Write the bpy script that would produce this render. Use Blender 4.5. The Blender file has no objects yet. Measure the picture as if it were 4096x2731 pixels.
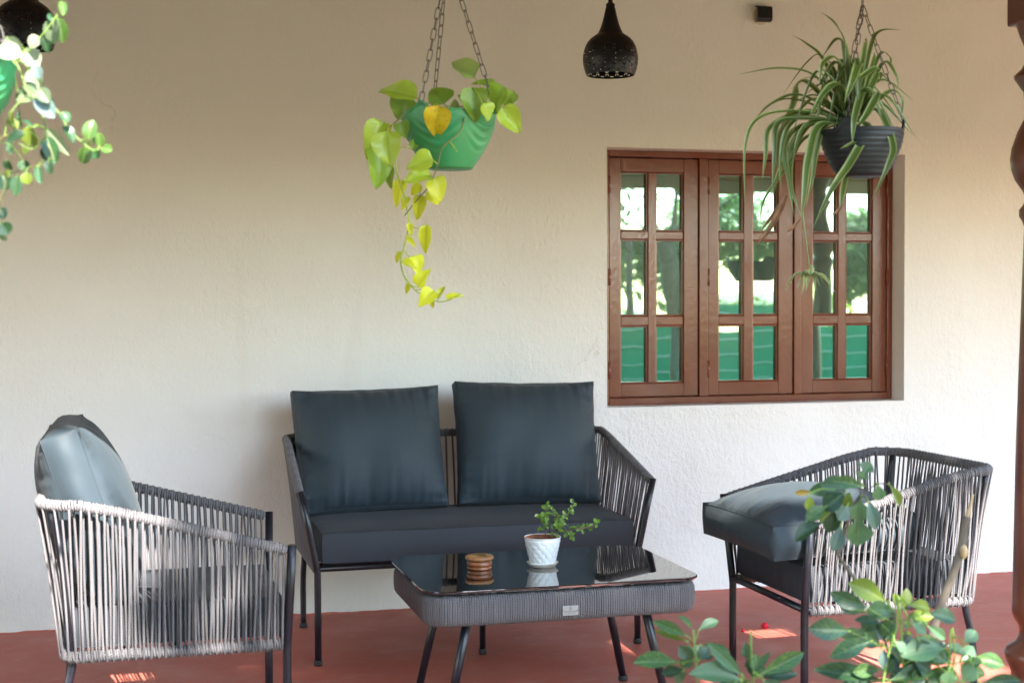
import bpy, bmesh, math, random
from math import sin, cos, pi, radians, sqrt, exp
from mathutils import Vector, Matrix, noise, Quaternion

scene = bpy.context.scene
col = scene.collection
R = random.Random(11)

# ------------------------------------------------------------------ camera
cam_d = bpy.data.cameras.new('camera')
cam = bpy.data.objects.new('camera', cam_d)
col.objects.link(cam)
cam_d.lens = 50.0
cam_d.sensor_width = 36.0
cam_d.clip_start = 0.05
cam_d.clip_end = 600.0
YAW, PITCH, ROLL = radians(15.172), radians(1.6624), radians(-0.1824)
f0 = Vector((sin(YAW), cos(YAW), 0)); r0 = Vector((cos(YAW), -sin(YAW), 0)); u0 = Vector((0, 0, 1))
fw = f0 * cos(PITCH) - u0 * sin(PITCH); u1 = u0 * cos(PITCH) + f0 * sin(PITCH)
rt = r0 * cos(ROLL) + u1 * sin(ROLL); up = u1 * cos(ROLL) - r0 * sin(ROLL)
CAM = Vector((0, -5.872, 1.30))
m = Matrix.Identity(4)
for i in range(3):
    m[i][0], m[i][1], m[i][2], m[i][3] = rt[i], up[i], -fw[i], CAM[i]
cam.matrix_world = m
cam_d.dof.use_dof = True
cam_d.dof.focus_distance = 4.75
cam_d.dof.aperture_fstop = 3.6
scene.camera = cam

# ------------------------------------------------------------------ sky, sun, exposure
SUN_EL = radians(43.0)
SUN_AZ = radians(8.0)                       # the light travels towards +y and a little to -x
TOSUN = Vector((sin(SUN_AZ) * cos(SUN_EL), -cos(SUN_AZ) * cos(SUN_EL), sin(SUN_EL)))
world = bpy.data.worlds.new('World')
scene.world = world
world.use_nodes = True
wn = world.node_tree.nodes
bg = wn['Background']
sky = wn.new('ShaderNodeTexSky')
sky.sky_type = 'NISHITA'
sky.sun_disc = False
sky.sun_elevation = SUN_EL
sky.sun_rotation = math.atan2(TOSUN.x, TOSUN.y)
sky.air_density = 1.2
sky.dust_density = 0.55
sky.ozone_density = 1.0
world.node_tree.links.new(sky.outputs[0], bg.inputs[0])
bg.inputs[1].default_value = 0.15
sun_d = bpy.data.lights.new('sun', 'SUN')
sun_d.energy = 3.6
sun_d.angle = radians(0.5)
sun_d.color = (1.0, 0.95, 0.87)
sun = bpy.data.objects.new('sun', sun_d)
col.objects.link(sun)
sun.rotation_euler = (-TOSUN).to_track_quat('-Z', 'Y').to_euler()
sun.location = (3, -12, 14)
vs = scene.view_settings
scene.display_settings.display_device = 'sRGB'
vs.view_transform = 'Standard'
vs.look = 'None'
vs.exposure = 3.12
vs.gamma = 1.0
vs.use_curve_mapping = False
scene.render.engine = 'CYCLES'
cy = scene.cycles
cy.use_denoising = True
cy.max_bounces = 10
cy.diffuse_bounces = 6
cy.glossy_bounces = 5
cy.transmission_bounces = 6
cy.caustics_reflective = False
cy.caustics_refractive = False
cy.sample_clamp_indirect = 6.0

# ------------------------------------------------------------------ materials
MATS = {}
def mat(name, color, rough=0.5, metal=0.0, spec=0.5, var=0.0, vscale=8.0, tint=None, tscale=3.0, tamt=0.4,
        bump=0.0, bscale=60.0, bdist=0.002, stretch=(1, 1, 1), transl=0.0, coat=0.0, sheen=0.0, rnd=0.0, rvar=0.0):
    if name in MATS:
        return MATS[name]
    mt = bpy.data.materials.new(name)
    mt.use_nodes = True
    nt = mt.node_tree
    n, l = nt.nodes, nt.links
    p = n['Principled BSDF']
    out = n['Material Output']
    p.inputs['Roughness'].default_value = rough
    p.inputs['Metallic'].default_value = metal
    p.inputs['Specular IOR Level'].default_value = spec
    p.inputs['Coat Weight'].default_value = coat
    p.inputs['Sheen Weight'].default_value = sheen
    tc = n.new('ShaderNodeTexCoord')
    mp = n.new('ShaderNodeMapping')
    mp.inputs['Scale'].default_value = stretch
    l.new(tc.outputs['Object'], mp.inputs[0])
    rgb = n.new('ShaderNodeRGB')
    rgb.outputs[0].default_value = (*color, 1)
    cur = rgb.outputs[0]
    if tint:
        nz = n.new('ShaderNodeTexNoise'); nz.inputs['Scale'].default_value = tscale; nz.inputs['Detail'].default_value = 5
        l.new(mp.outputs[0], nz.inputs['Vector'])
        rp = n.new('ShaderNodeMapRange'); rp.inputs[1].default_value = 0.42; rp.inputs[2].default_value = 0.68
        rp.inputs[3].default_value = 0; rp.inputs[4].default_value = tamt
        l.new(nz.outputs['Fac'], rp.inputs[0])
        mx = n.new('ShaderNodeMix'); mx.data_type = 'RGBA'
        l.new(rp.outputs[0], mx.inputs[0]); l.new(cur, mx.inputs[6]); mx.inputs[7].default_value = (*tint, 1)
        cur = mx.outputs[2]
    if var or rnd:
        hsv = n.new('ShaderNodeHueSaturation')
        l.new(cur, hsv.inputs['Color'])
        val = None
        if var:
            nz = n.new('ShaderNodeTexNoise'); nz.inputs['Scale'].default_value = vscale; nz.inputs['Detail'].default_value = 6
            l.new(mp.outputs[0], nz.inputs['Vector'])
            rp = n.new('ShaderNodeMapRange'); rp.inputs[1].default_value = 0.3; rp.inputs[2].default_value = 0.7
            rp.inputs[3].default_value = 1 - var; rp.inputs[4].default_value = 1 + var
            l.new(nz.outputs['Fac'], rp.inputs[0]); val = rp.outputs[0]
        if rnd:
            oi = n.new('ShaderNodeObjectInfo')
            rp = n.new('ShaderNodeMapRange'); rp.inputs[3].default_value = 1 - rnd; rp.inputs[4].default_value = 1 + rnd
            l.new(oi.outputs['Random'], rp.inputs[0])
            if val:
                mu = n.new('ShaderNodeMath'); mu.operation = 'MULTIPLY'
                l.new(val, mu.inputs[0]); l.new(rp.outputs[0], mu.inputs[1]); val = mu.outputs[0]
            else:
                val = rp.outputs[0]
        l.new(val, hsv.inputs['Value'])
        cur = hsv.outputs[0]
    l.new(cur, p.inputs['Base Color'])
    if rvar:
        nz = n.new('ShaderNodeTexNoise'); nz.inputs['Scale'].default_value = 5; nz.inputs['Detail'].default_value = 6
        l.new(mp.outputs[0], nz.inputs['Vector'])
        rp = n.new('ShaderNodeMapRange'); rp.inputs[1].default_value = 0.3; rp.inputs[2].default_value = 0.7
        rp.inputs[3].default_value = rough - rvar; rp.inputs[4].default_value = rough + rvar
        l.new(nz.outputs['Fac'], rp.inputs[0]); l.new(rp.outputs[0], p.inputs['Roughness'])
    if bump:
        nz = n.new('ShaderNodeTexNoise'); nz.inputs['Scale'].default_value = bscale; nz.inputs['Detail'].default_value = 4
        l.new(mp.outputs[0], nz.inputs['Vector'])
        b = n.new('ShaderNodeBump'); b.inputs['Strength'].default_value = bump; b.inputs['Distance'].default_value = bdist
        l.new(nz.outputs['Fac'], b.inputs['Height']); l.new(b.outputs[0], p.inputs['Normal'])
    if transl:
        tr = n.new('ShaderNodeBsdfTranslucent'); l.new(cur, tr.inputs[0])
        ms = n.new('ShaderNodeMixShader'); ms.inputs[0].default_value = transl
        l.new(p.outputs[0], ms.inputs[1]); l.new(tr.outputs[0], ms.inputs[2]); l.new(ms.outputs[0], out.inputs[0])
    MATS[name] = mt
    return mt

def plaster():
    mt = bpy.data.materials.new('plaster'); mt.use_nodes = True
    n, l = mt.node_tree.nodes, mt.node_tree.links
    p = n['Principled BSDF']; p.inputs['Roughness'].default_value = 0.85; p.inputs['Specular IOR Level'].default_value = 0.25
    tc = n.new('ShaderNodeTexCoord')
    def nz(scale, detail=5, st=(1, 1, 1), dist=0.0):
        mp = n.new('ShaderNodeMapping'); mp.inputs['Scale'].default_value = st
        l.new(tc.outputs['Object'], mp.inputs[0])
        t = n.new('ShaderNodeTexNoise'); t.inputs['Scale'].default_value = scale; t.inputs['Detail'].default_value = detail
        t.inputs['Distortion'].default_value = dist
        l.new(mp.outputs[0], t.inputs['Vector']); return t.outputs['Fac']
    def rng(s, a, b, c, d):
        r = n.new('ShaderNodeMapRange'); r.inputs[1].default_value = a; r.inputs[2].default_value = b
        r.inputs[3].default_value = c; r.inputs[4].default_value = d; l.new(s, r.inputs[0]); return r.outputs[0]
    def mixc(f, a, b):
        mx = n.new('ShaderNodeMix'); mx.data_type = 'RGBA'; l.new(f, mx.inputs[0])
        if isinstance(a, tuple): mx.inputs[6].default_value = (*a, 1)
        else: l.new(a, mx.inputs[6])
        mx.inputs[7].default_value = (*b, 1); return mx.outputs[2]
    c = mixc(rng(nz(1.3, 6), 0.4, 0.75, 0, 0.5), (0.80, 0.795, 0.782), (0.735, 0.718, 0.685))
    # run-down stains: long vertical streaks, thin
    c = mixc(rng(nz(2.2, 8, (1.6, 1, 0.22), 0.6), 0.66, 0.80, 0, 0.22), c, (0.52, 0.45, 0.36))
    c = mixc(rng(nz(55, 2), 0.79, 0.82, 0, 0.6), c, (0.26, 0.20, 0.15))        # specks
    c = mixc(rng(nz(17, 2), 0.80, 0.82, 0, 0.5), c, (0.34, 0.28, 0.21))        # chips
    vo = n.new('ShaderNodeTexVoronoi'); vo.feature = 'DISTANCE_TO_EDGE'; vo.inputs['Scale'].default_value = 0.9
    wob = n.new('ShaderNodeTexNoise'); wob.inputs['Scale'].default_value = 3.0; wob.inputs['Detail'].default_value = 6
    l.new(tc.outputs['Object'], wob.inputs['Vector'])
    va = n.new('ShaderNodeVectorMath'); va.operation = 'MULTIPLY_ADD'; va.inputs[1].default_value = (0.6, 0.6, 0.6)
    l.new(wob.outputs['Color'], va.inputs[0]); l.new(tc.outputs['Object'], va.inputs[2]); l.new(va.outputs[0], vo.inputs['Vector'])
    crk = rng(vo.outputs['Distance'], 0.0, 0.0028, 1.0, 0.0)
    msk = n.new('ShaderNodeMath'); msk.operation = 'MULTIPLY'; l.new(crk, msk.inputs[0]); l.new(rng(nz(1.7, 3), 0.57, 0.64, 0, 0.30), msk.inputs[1])
    c = mixc(msk.outputs[0], c, (0.38, 0.32, 0.25))                            # hairline cracks here and there
    l.new(c, p.inputs['Base Color'])
    h1 = nz(130, 3, (1, 1, 0.7)); h2 = nz(55, 4, (1, 1, 0.6), 0.4); h3 = nz(5, 4)
    a = n.new('ShaderNodeMath'); a.operation = 'MULTIPLY_ADD'; a.inputs[1].default_value = 0.7; l.new(h1, a.inputs[0]); l.new(h2, a.inputs[2])
    pm = n.new('ShaderNodeMath'); pm.operation = 'MULTIPLY'; l.new(a.outputs[0], pm.inputs[0]); l.new(rng(nz(1.9, 4, (1, 1, 1), 0.8), 0.35, 0.68, 0.35, 1.2), pm.inputs[1]); a = pm
    a2 = n.new('ShaderNodeMath'); a2.operation = 'MULTIPLY_ADD'; a2.inputs[1].default_value = 2.5; l.new(h3, a2.inputs[0]); l.new(a.outputs[0], a2.inputs[2])
    b = n.new('ShaderNodeBump'); b.inputs['Strength'].default_value = 0.7; b.inputs['Distance'].default_value = 0.007
    l.new(a2.outputs[0], b.inputs['Height']); l.new(b.outputs[0], p.inputs['Normal'])
    return mt

def floor_mat():
    mt = bpy.data.materials.new('red_oxide_cement'); mt.use_nodes = True
    n, l = mt.node_tree.nodes, mt.node_tree.links
    p = n['Principled BSDF']
    tc = n.new('ShaderNodeTexCoord')
    def nz(scale, detail=6, st=(1, 1, 1), dist=0.0):
        mp = n.new('ShaderNodeMapping'); mp.inputs['Scale'].default_value = st; l.new(tc.outputs['Object'], mp.inputs[0])
        t = n.new('ShaderNodeTexNoise'); t.inputs['Scale'].default_value = scale; t.inputs['Detail'].default_value = detail; t.inputs['Distortion'].default_value = dist
        l.new(mp.outputs[0], t.inputs['Vector']); return t.outputs['Fac']
    def rng(s, a, b, c, d):
        r = n.new('ShaderNodeMapRange'); r.inputs[1].default_value = a; r.inputs[2].default_value = b
        r.inputs[3].default_value = c; r.inputs[4].default_value = d; l.new(s, r.inputs[0]); return r.outputs[0]
    def mixc(f, a, b):
        mx = n.new('ShaderNodeMix'); mx.data_type = 'RGBA'; l.new(f, mx.inputs[0])
        if isinstance(a, tuple): mx.inputs[6].default_value = (*a, 1)
        else: l.new(a, mx.inputs[6])
        mx.inputs[7].default_value = (*b, 1); return mx.outputs[2]
    c = mixc(rng(nz(2.2, 7, (1, 1, 1), 0.5), 0.35, 0.7, 0, 0.8), (0.43, 0.108, 0.074), (0.51, 0.160, 0.118))
    c = mixc(rng(nz(9, 8, (1, 2, 1), 1.0), 0.55, 0.75, 0, 0.55), c, (0.50, 0.22, 0.18))
    c = mixc(rng(nz(60, 4, (0.12, 1.5, 1), 1.5), 0.68, 0.74, 0, 0.5), c, (0.55, 0.33, 0.28))
    c = mixc(rng(nz(1.1, 6), 0.55, 0.75, 0, 0.45), c, (0.20, 0.040, 0.030))
    c = mixc(rng(nz(26, 3), 0.74, 0.78, 0, 0.75), c, (0.05, 0.02, 0.015))
    l.new(c, p.inputs['Base Color'])
    l.new(rng(nz(4, 6), 0.3, 0.7, 0.42, 0.62), p.inputs['Roughness']); p.inputs['Specular IOR Level'].default_value = 0.22
    b = n.new('ShaderNodeBump'); b.inputs['Strength'].default_value = 0.25; b.inputs['Distance'].default_value = 0.003
    l.new(nz(18, 6), b.inputs['Height']); l.new(b.outputs[0], p.inputs['Normal'])
    return mt

def rope_mat(name, light, dark):
    mt = bpy.data.materials.new(name); mt.use_nodes = True
    n, l = mt.node_tree.nodes, mt.node_tree.links
    p = n['Principled BSDF']; p.inputs['Roughness'].default_value = 0.62; p.inputs['Sheen Weight'].default_value = 0.15
    uv = n.new('ShaderNodeUVMap')
    sx = n.new('ShaderNodeSeparateXYZ'); l.new(uv.outputs[0], sx.inputs[0])
    def M2(op, a, b):
        k = n.new('ShaderNodeMath'); k.operation = op
        for i, q in enumerate((a, b)):
            if q is None: continue
            if isinstance(q, (int, float)): k.inputs[i].default_value = q
            else: l.new(q, k.inputs[i])
        return k.outputs[0]
    a = M2('MULTIPLY', sx.outputs[0], 2 * pi * 3)
    v = M2('MULTIPLY', sx.outputs[1], 2 * pi / 0.0085)
    s1 = M2('SINE', M2('ADD', a, v), None); s2 = M2('SINE', M2('SUBTRACT', a, v), None)
    pr = M2('MULTIPLY', s1, s2)
    r = n.new('ShaderNodeMapRange'); r.inputs[1].default_value = -0.7; r.inputs[2].default_value = 0.7; l.new(pr, r.inputs[0])
    mx = n.new('ShaderNodeMix'); mx.data_type = 'RGBA'; l.new(r.outputs[0], mx.inputs[0])
    mx.inputs[6].default_value = (*dark, 1); mx.inputs[7].default_value = (*light, 1)
    oi = n.new('ShaderNodeObjectInfo'); rr = n.new('ShaderNodeMapRange'); rr.inputs[3].default_value = 0.85; rr.inputs[4].default_value = 1.12
    l.new(oi.outputs['Random'], rr.inputs[0])
    hs = n.new('ShaderNodeHueSaturation'); l.new(mx.outputs[2], hs.inputs['Color']); l.new(rr.outputs[0], hs.inputs['Value'])
    l.new(hs.outputs[0], p.inputs['Base Color'])
    b = n.new('ShaderNodeBump'); b.inputs['Strength'].default_value = 0.6; b.inputs['Distance'].default_value = 0.0012
    l.new(pr, b.inputs['Height']); l.new(b.outputs[0], p.inputs['Normal'])
    return mt

def strip_leaf_mat(name, mid, edge, transl=0.3):
    mt = bpy.data.materials.new(name); mt.use_nodes = True
    n, l = mt.node_tree.nodes, mt.node_tree.links
    p = n['Principled BSDF']; p.inputs['Roughness'].default_value = 0.4
    uv = n.new('ShaderNodeUVMap'); sx = n.new('ShaderNodeSeparateXYZ'); l.new(uv.outputs[0], sx.inputs[0])
    rp = n.new('ShaderNodeValToRGB'); e = rp.color_ramp.elements
    e[0].position = 0.0; e[0].color = (*edge, 1); e[1].position = 1.0; e[1].color = (*edge, 1)
    for pos, c in ((0.16, edge), (0.26, mid), (0.46, mid), (0.5, edge), (0.54, mid), (0.74, mid), (0.84, edge)):
        q = rp.color_ramp.elements.new(pos); q.color = (*[0.7 * mid[i] + 0.3 * edge[i] if pos == 0.5 else c[i] for i in range(3)], 1)
    l.new(sx.outputs[0], rp.inputs[0])
    oi = n.new('ShaderNodeObjectInfo'); rr = n.new('ShaderNodeMapRange'); rr.inputs[3].default_value = 0.65; rr.inputs[4].default_value = 1.25
    l.new(oi.outputs['Random'], rr.inputs[0])
    hs = n.new('ShaderNodeHueSaturation'); l.new(rp.outputs[0], hs.inputs['Color']); l.new(rr.outputs[0], hs.inputs['Value'])
    l.new(hs.outputs[0], p.inputs['Base Color'])
    tr = n.new('ShaderNodeBsdfTranslucent'); l.new(hs.outputs[0], tr.inputs[0])
    ms = n.new('ShaderNodeMixShader'); ms.inputs[0].default_value = transl
    l.new(p.outputs[0], ms.inputs[1]); l.new(tr.outputs[0], ms.inputs[2]); l.new(ms.outputs[0], n['Material Output'].inputs[0])
    return mt

def vein_leaf_mat(name, base, vein, rough=0.4, transl=0.3, blotch=None, bamt=0.6, bscale=30, veinw=0.045, vamt=0.6):
    """leaf with midrib and side veins in the leaf's own coordinates (length along y, width along x)"""
    mt = bpy.data.materials.new(name); mt.use_nodes = True
    n, l = mt.node_tree.nodes, mt.node_tree.links
    p = n['Principled BSDF']; p.inputs['Roughness'].default_value = rough
    uv = n.new('ShaderNodeUVMap'); sx = n.new('ShaderNodeSeparateXYZ'); l.new(uv.outputs[0], sx.inputs[0])
    def M2(op, a, b=None):
        k = n.new('ShaderNodeMath'); k.operation = op
        for i, q in enumerate((a, b)):
            if q is None: continue
            if isinstance(q, (int, float)): k.inputs[i].default_value = q
            else: l.new(q, k.inputs[i])
        return k.outputs[0]
    ax = M2('ABSOLUTE', M2('SUBTRACT', sx.outputs[0], 0.5))
    rib = n.new('ShaderNodeMapRange'); rib.inputs[1].default_value = 0.0; rib.inputs[2].default_value = veinw
    rib.inputs[3].default_value = vamt; rib.inputs[4].default_value = 0; l.new(ax, rib.inputs[0])
    sv = M2('SINE', M2('MULTIPLY', M2('SUBTRACT', sx.outputs[1], M2('MULTIPLY', ax, 0.55)), 2 * pi * 7))
    svr = n.new('ShaderNodeMapRange'); svr.inputs[1].default_value = 0.86; svr.inputs[2].default_value = 1.0
    svr.inputs[3].default_value = 0; svr.inputs[4].default_value = vamt * 0.45; l.new(sv, svr.inputs[0])
    f = M2('MAXIMUM', rib.outputs[0], svr.outputs[0])
    cur = None
    rgb = n.new('ShaderNodeRGB'); rgb.outputs[0].default_value = (*base, 1); cur = rgb.outputs[0]
    if blotch:
        oi2 = n.new('ShaderNodeObjectInfo')
        nz = n.new('ShaderNodeTexNoise'); nz.noise_dimensions = '4D'; nz.inputs['Scale'].default_value = bscale; nz.inputs['Detail'].default_value = 3
        l.new(uv.outputs[0], nz.inputs['Vector']); l.new(M2('MULTIPLY', oi2.outputs['Random'], 50.0), nz.inputs['W'])
        r = n.new('ShaderNodeMapRange'); r.inputs[1].default_value = 0.52; r.inputs[2].default_value = 0.66; r.inputs[3].default_value = 0; r.inputs[4].default_value = bamt
        l.new(nz.outputs['Fac'], r.inputs[0])
        mx = n.new('ShaderNodeMix'); mx.data_type = 'RGBA'; l.new(r.outputs[0], mx.inputs[0]); l.new(cur, mx.inputs[6]); mx.inputs[7].default_value = (*blotch, 1); cur = mx.outputs[2]
    mx = n.new('ShaderNodeMix'); mx.data_type = 'RGBA'; l.new(f, mx.inputs[0]); l.new(cur, mx.inputs[6]); mx.inputs[7].default_value = (*vein, 1)
    oi = n.new('ShaderNodeObjectInfo'); rr = n.new('ShaderNodeMapRange'); rr.inputs[3].default_value = 0.75; rr.inputs[4].default_value = 1.25
    l.new(oi.outputs['Random'], rr.inputs[0])
    hs = n.new('ShaderNodeHueSaturation'); l.new(mx.outputs[2], hs.inputs['Color']); l.new(rr.outputs[0], hs.inputs['Value'])
    l.new(hs.outputs[0], p.inputs['Base Color'])
    b = n.new('ShaderNodeBump'); b.inputs['Strength'].default_value = 0.35; b.inputs['Distance'].default_value = 0.003
    l.new(f, b.inputs['Height']); l.new(b.outputs[0], p.inputs['Normal'])
    tr = n.new('ShaderNodeBsdfTranslucent'); l.new(hs.outputs[0], tr.inputs[0])
    ms = n.new('ShaderNodeMixShader'); ms.inputs[0].default_value = transl
    l.new(p.outputs[0], ms.inputs[1]); l.new(tr.outputs[0], ms.inputs[2]); l.new(ms.outputs[0], n['Material Output'].inputs[0])
    return mt

def mirror_glass(name, tint, refl, body, rough=0.0):
    mt = bpy.data.materials.new(name); mt.use_nodes = True
    n, l = mt.node_tree.nodes, mt.node_tree.links
    p = n['Principled BSDF']; p.inputs['Base Color'].default_value = (*body, 1); p.inputs['Roughness'].default_value = 0.15
    g = n.new('ShaderNodeBsdfGlossy'); g.inputs['Color'].default_value = (*tint, 1); g.inputs['Roughness'].default_value = rough
    tc = n.new('ShaderNodeTexCoord'); nz = n.new('ShaderNodeTexNoise'); nz.inputs['Scale'].default_value = 3.5
    l.new(tc.outputs['Object'], nz.inputs['Vector'])
    b = n.new('ShaderNodeBump'); b.inputs['Strength'].default_value = 0.02; b.inputs['Distance'].default_value = 0.02
    l.new(nz.outputs['Fac'], b.inputs['Height']); l.new(b.outputs[0], g.inputs['Normal'])
    ms = n.new('ShaderNodeMixShader'); ms.inputs[0].default_value = refl
    l.new(p.outputs[0], ms.inputs[1]); l.new(g.outputs[0], ms.inputs[2]); l.new(ms.outputs[0], n['Material Output'].inputs[0])
    return mt

M_PLASTER = plaster()
M_FLOOR = floor_mat()
M_ROPE = rope_mat('grey_rope', (0.195, 0.182, 0.192), (0.066, 0.058, 0.065))
M_METAL = mat('black_powder_coat', (0.010, 0.010, 0.016), rough=0.33, spec=0.5, var=0.3, vscale=40, bump=0.05, bscale=300, bdist=0.0005)
M_FABRIC = mat('slate_fabric', (0.032, 0.046, 0.058), rough=0.6, spec=0.3, sheen=0.05, var=0.08, vscale=6, bump=0.12, bscale=900, bdist=0.0004)
M_FABRIC2 = mat('charcoal_fabric', (0.032, 0.037, 0.046), rough=0.62, spec=0.3, sheen=0.05, var=0.08, vscale=6, bump=0.12, bscale=900, bdist=0.0004)
M_PIPING = mat('fabric_piping', (0.026, 0.037, 0.047), rough=0.62)
M_RUBBER = mat('rubber', (0.012, 0.012, 0.013), rough=0.7)
M_TABLEGLASS = mat('black_glass', (0.004, 0.0055, 0.008), rough=0.02, spec=1.0, coat=1.0, tint=(0.05, 0.05, 0.05), tscale=160, tamt=0.35)
M_TABLEGLASS.node_tree.nodes['Principled BSDF'].inputs['Coat Roughness'].default_value = 0.012
M_PAINT = mat('brown_gloss_paint', (0.165, 0.040, 0.019), rough=0.18, spec=0.75, var=0.08, vscale=14,
              bump=0.45, bscale=75, bdist=0.0022, stretch=(1, 1, 0.45), rvar=0.05)
M_PANE = mirror_glass('green_reflective_glass', (0.58, 0.95, 0.80), 0.45, (0.035, 0.105, 0.080), 0.010)
M_PILLAR = mat('pillar_paint', (0.125, 0.040, 0.022), rough=0.3, spec=0.5, var=0.15, vscale=5, bump=0.15, bscale=30, bdist=0.003)
M_LAMP = mat('lamp_black', (0.006, 0.006, 0.009), rough=0.38, spec=0.4)
M_LAMPIN = mat('lamp_inner', (0.02, 0.012, 0.006), rough=0.5)
M_CHAIN = mat('chain_metal', (0.12, 0.105, 0.095), rough=0.5, metal=0.5, var=0.3, vscale=60)
M_GREENPOT = mat('green_plastic', (0.024, 0.225, 0.078), rough=0.42, var=0.12, vscale=9, tint=(0.07, 0.19, 0.06), tscale=12, tamt=0.5)
M_BLACKPOT = mat('black_plastic', (0.006, 0.0085, 0.012), rough=0.5, spec=0.35, var=0.3, vscale=25, tint=(0.03, 0.03, 0.03), tscale=14, tamt=0.3)
M_SOIL = mat('soil', (0.035, 0.020, 0.012), rough=0.95, var=0.4, vscale=60, bump=0.8, bscale=90, bdist=0.01)
M_CERAMIC = mat('white_ceramic', (0.78, 0.79, 0.80), rough=0.16, spec=0.5, coat=0.2)
M_SAUCER = mat('white_plastic', (0.72, 0.70, 0.66), rough=0.35, tint=(0.45, 0.26, 0.12), tscale=14, tamt=0.5)
M_POTIN = mat('stained_clay', (0.26, 0.075, 0.02), rough=0.6, var=0.4, vscale=50)
M_WOOD = mat('turned_wood', (0.27, 0.085, 0.026), rough=0.28, coat=0.3, var=0.3, vscale=14, stretch=(1, 1, 7), tint=(0.12, 0.03, 0.012), tscale=20, tamt=0.55)
M_WOODTOP = mat('ashtray_top_wood', (0.33, 0.145, 0.055), rough=0.4, var=0.25, vscale=30, stretch=(1, 6, 1))
M_BRASS = mat('brass', (0.44, 0.33, 0.13), rough=0.42, metal=0.9, var=0.2, vscale=40)
M_STEEL = mat('brushed_plate', (0.28, 0.29, 0.31), rough=0.4, metal=0.8)
M_INK = mat('plate_print', (0.03, 0.035, 0.06), rough=0.5)
M_BARK = mat('bark', (0.105, 0.080, 0.060), rough=0.85, var=0.35, vscale=40, bump=0.5, bscale=80, bdist=0.004, stretch=(1, 1, 0.4))
M_CUTWOOD = mat('cut_wood', (0.36, 0.25, 0.13), rough=0.7, var=0.2, vscale=40)
M_GREENSTEM = mat('green_stem', (0.16, 0.26, 0.05), rough=0.5, var=0.2, vscale=20, transl=0.1)
M_VINE = mat('yellow_vine', (0.36, 0.42, 0.05), rough=0.45, var=0.2, vscale=30, transl=0.15)
M_BROWNVINE = mat('brown_vine', (0.14, 0.13, 0.04), rough=0.6, var=0.3, vscale=40)
M_ROOFWOOD = mat('roof_timber', (0.33, 0.24, 0.13), rough=0.7, var=0.25, vscale=4, stretch=(0.3, 1, 1))
M_TILE = mat('clay_tile', (0.30, 0.12, 0.07), rough=0.8, var=0.25, vscale=3)
M_BEAM = mat('cream_fascia', (0.50, 0.45, 0.34), rough=0.7, var=0.15, vscale=3)
M_GROUND = mat('garden_soil', (0.26, 0.232, 0.150), rough=0.95, var=0.25, vscale=1.5, tint=(0.11, 0.13, 0.045), tscale=0.5, tamt=0.5, bump=0.5, bscale=8, bdist=0.05)
M_NET = mat('green_net', (0.010, 0.22, 0.11), rough=0.7, var=0.15, vscale=3)
M_WIRE = mat('galvanised_wire', (0.55, 0.56, 0.50), rough=0.4, metal=0.3)
M_POST = mat('granite_post', (0.30, 0.28, 0.25), rough=0.9, var=0.2, vscale=8)
M_TREELEAF = mat('tree_leaf', (0.065, 0.125, 0.022), rough=0.5, transl=0.35, var=0.5, vscale=1.5)
M_TREELEAF2 = mat('yellow_tree_leaf', (0.20, 0.23, 0.035), rough=0.5, transl=0.55, var=0.4, vscale=2.0)
M_TREELEAF3 = mat('far_leaf', (0.20, 0.26, 0.11), rough=0.6, transl=0.55, var=0.4, vscale=1.0)
M_RED = mat('red_petal', (0.70, 0.012, 0.045), rough=0.5, transl=0.15)
L_POTHOS = {
    'lit': vein_leaf_mat('pothos_lit', (0.42, 0.52, 0.045), (0.22, 0.32, 0.03), 0.32, 0.32, vamt=0.5, veinw=0.03),  # brighter copy of the leaf colour for leaves that catch the light
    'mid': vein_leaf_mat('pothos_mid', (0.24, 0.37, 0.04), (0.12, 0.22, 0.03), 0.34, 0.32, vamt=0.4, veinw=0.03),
    'pale': vein_leaf_mat('pothos_pale', (0.33, 0.43, 0.11), (0.45, 0.54, 0.2), 0.42, 0.35, vamt=0.4, veinw=0.03),
    'yel': vein_leaf_mat('pothos_yellow', (0.66, 0.66, 0.03), (0.36, 0.42, 0.03), 0.36, 0.35, vamt=0.5, veinw=0.03),
    'dead': vein_leaf_mat('pothos_dead', (0.72, 0.50, 0.012), (0.72, 0.56, 0.04), 0.45, 0.35, (0.42, 0.14, 0.02), 0.6, 9, vamt=0.3)}
L_TRAIL = {
    'g': vein_leaf_mat('trail_green', (0.058, 0.118, 0.022), (0.25, 0.33, 0.1), 0.3, 0.3, vamt=0.6),
    'd': vein_leaf_mat('trail_dark', (0.028, 0.075, 0.028), (0.10, 0.16, 0.06), 0.28, 0.2, vamt=0.4),
    'p': vein_leaf_mat('trail_pale', (0.11, 0.155, 0.08), (0.44, 0.46, 0.24), 0.45, 0.3, vamt=0.5),
    'w': vein_leaf_mat('trail_white', (0.30, 0.34, 0.22), (0.55, 0.58, 0.3), 0.5, 0.3, vamt=0.3),  # leaf colour whitened to stand for full sun on the upper leaves
    'b': vein_leaf_mat('trail_blue', (0.12, 0.18, 0.17), (0.26, 0.32, 0.26), 0.4, 0.25, vamt=0.4),
    'y': vein_leaf_mat('trail_yellow', (0.15, 0.20, 0.03), (0.38, 0.4, 0.08), 0.35, 0.35, vamt=0.4)}
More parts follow.
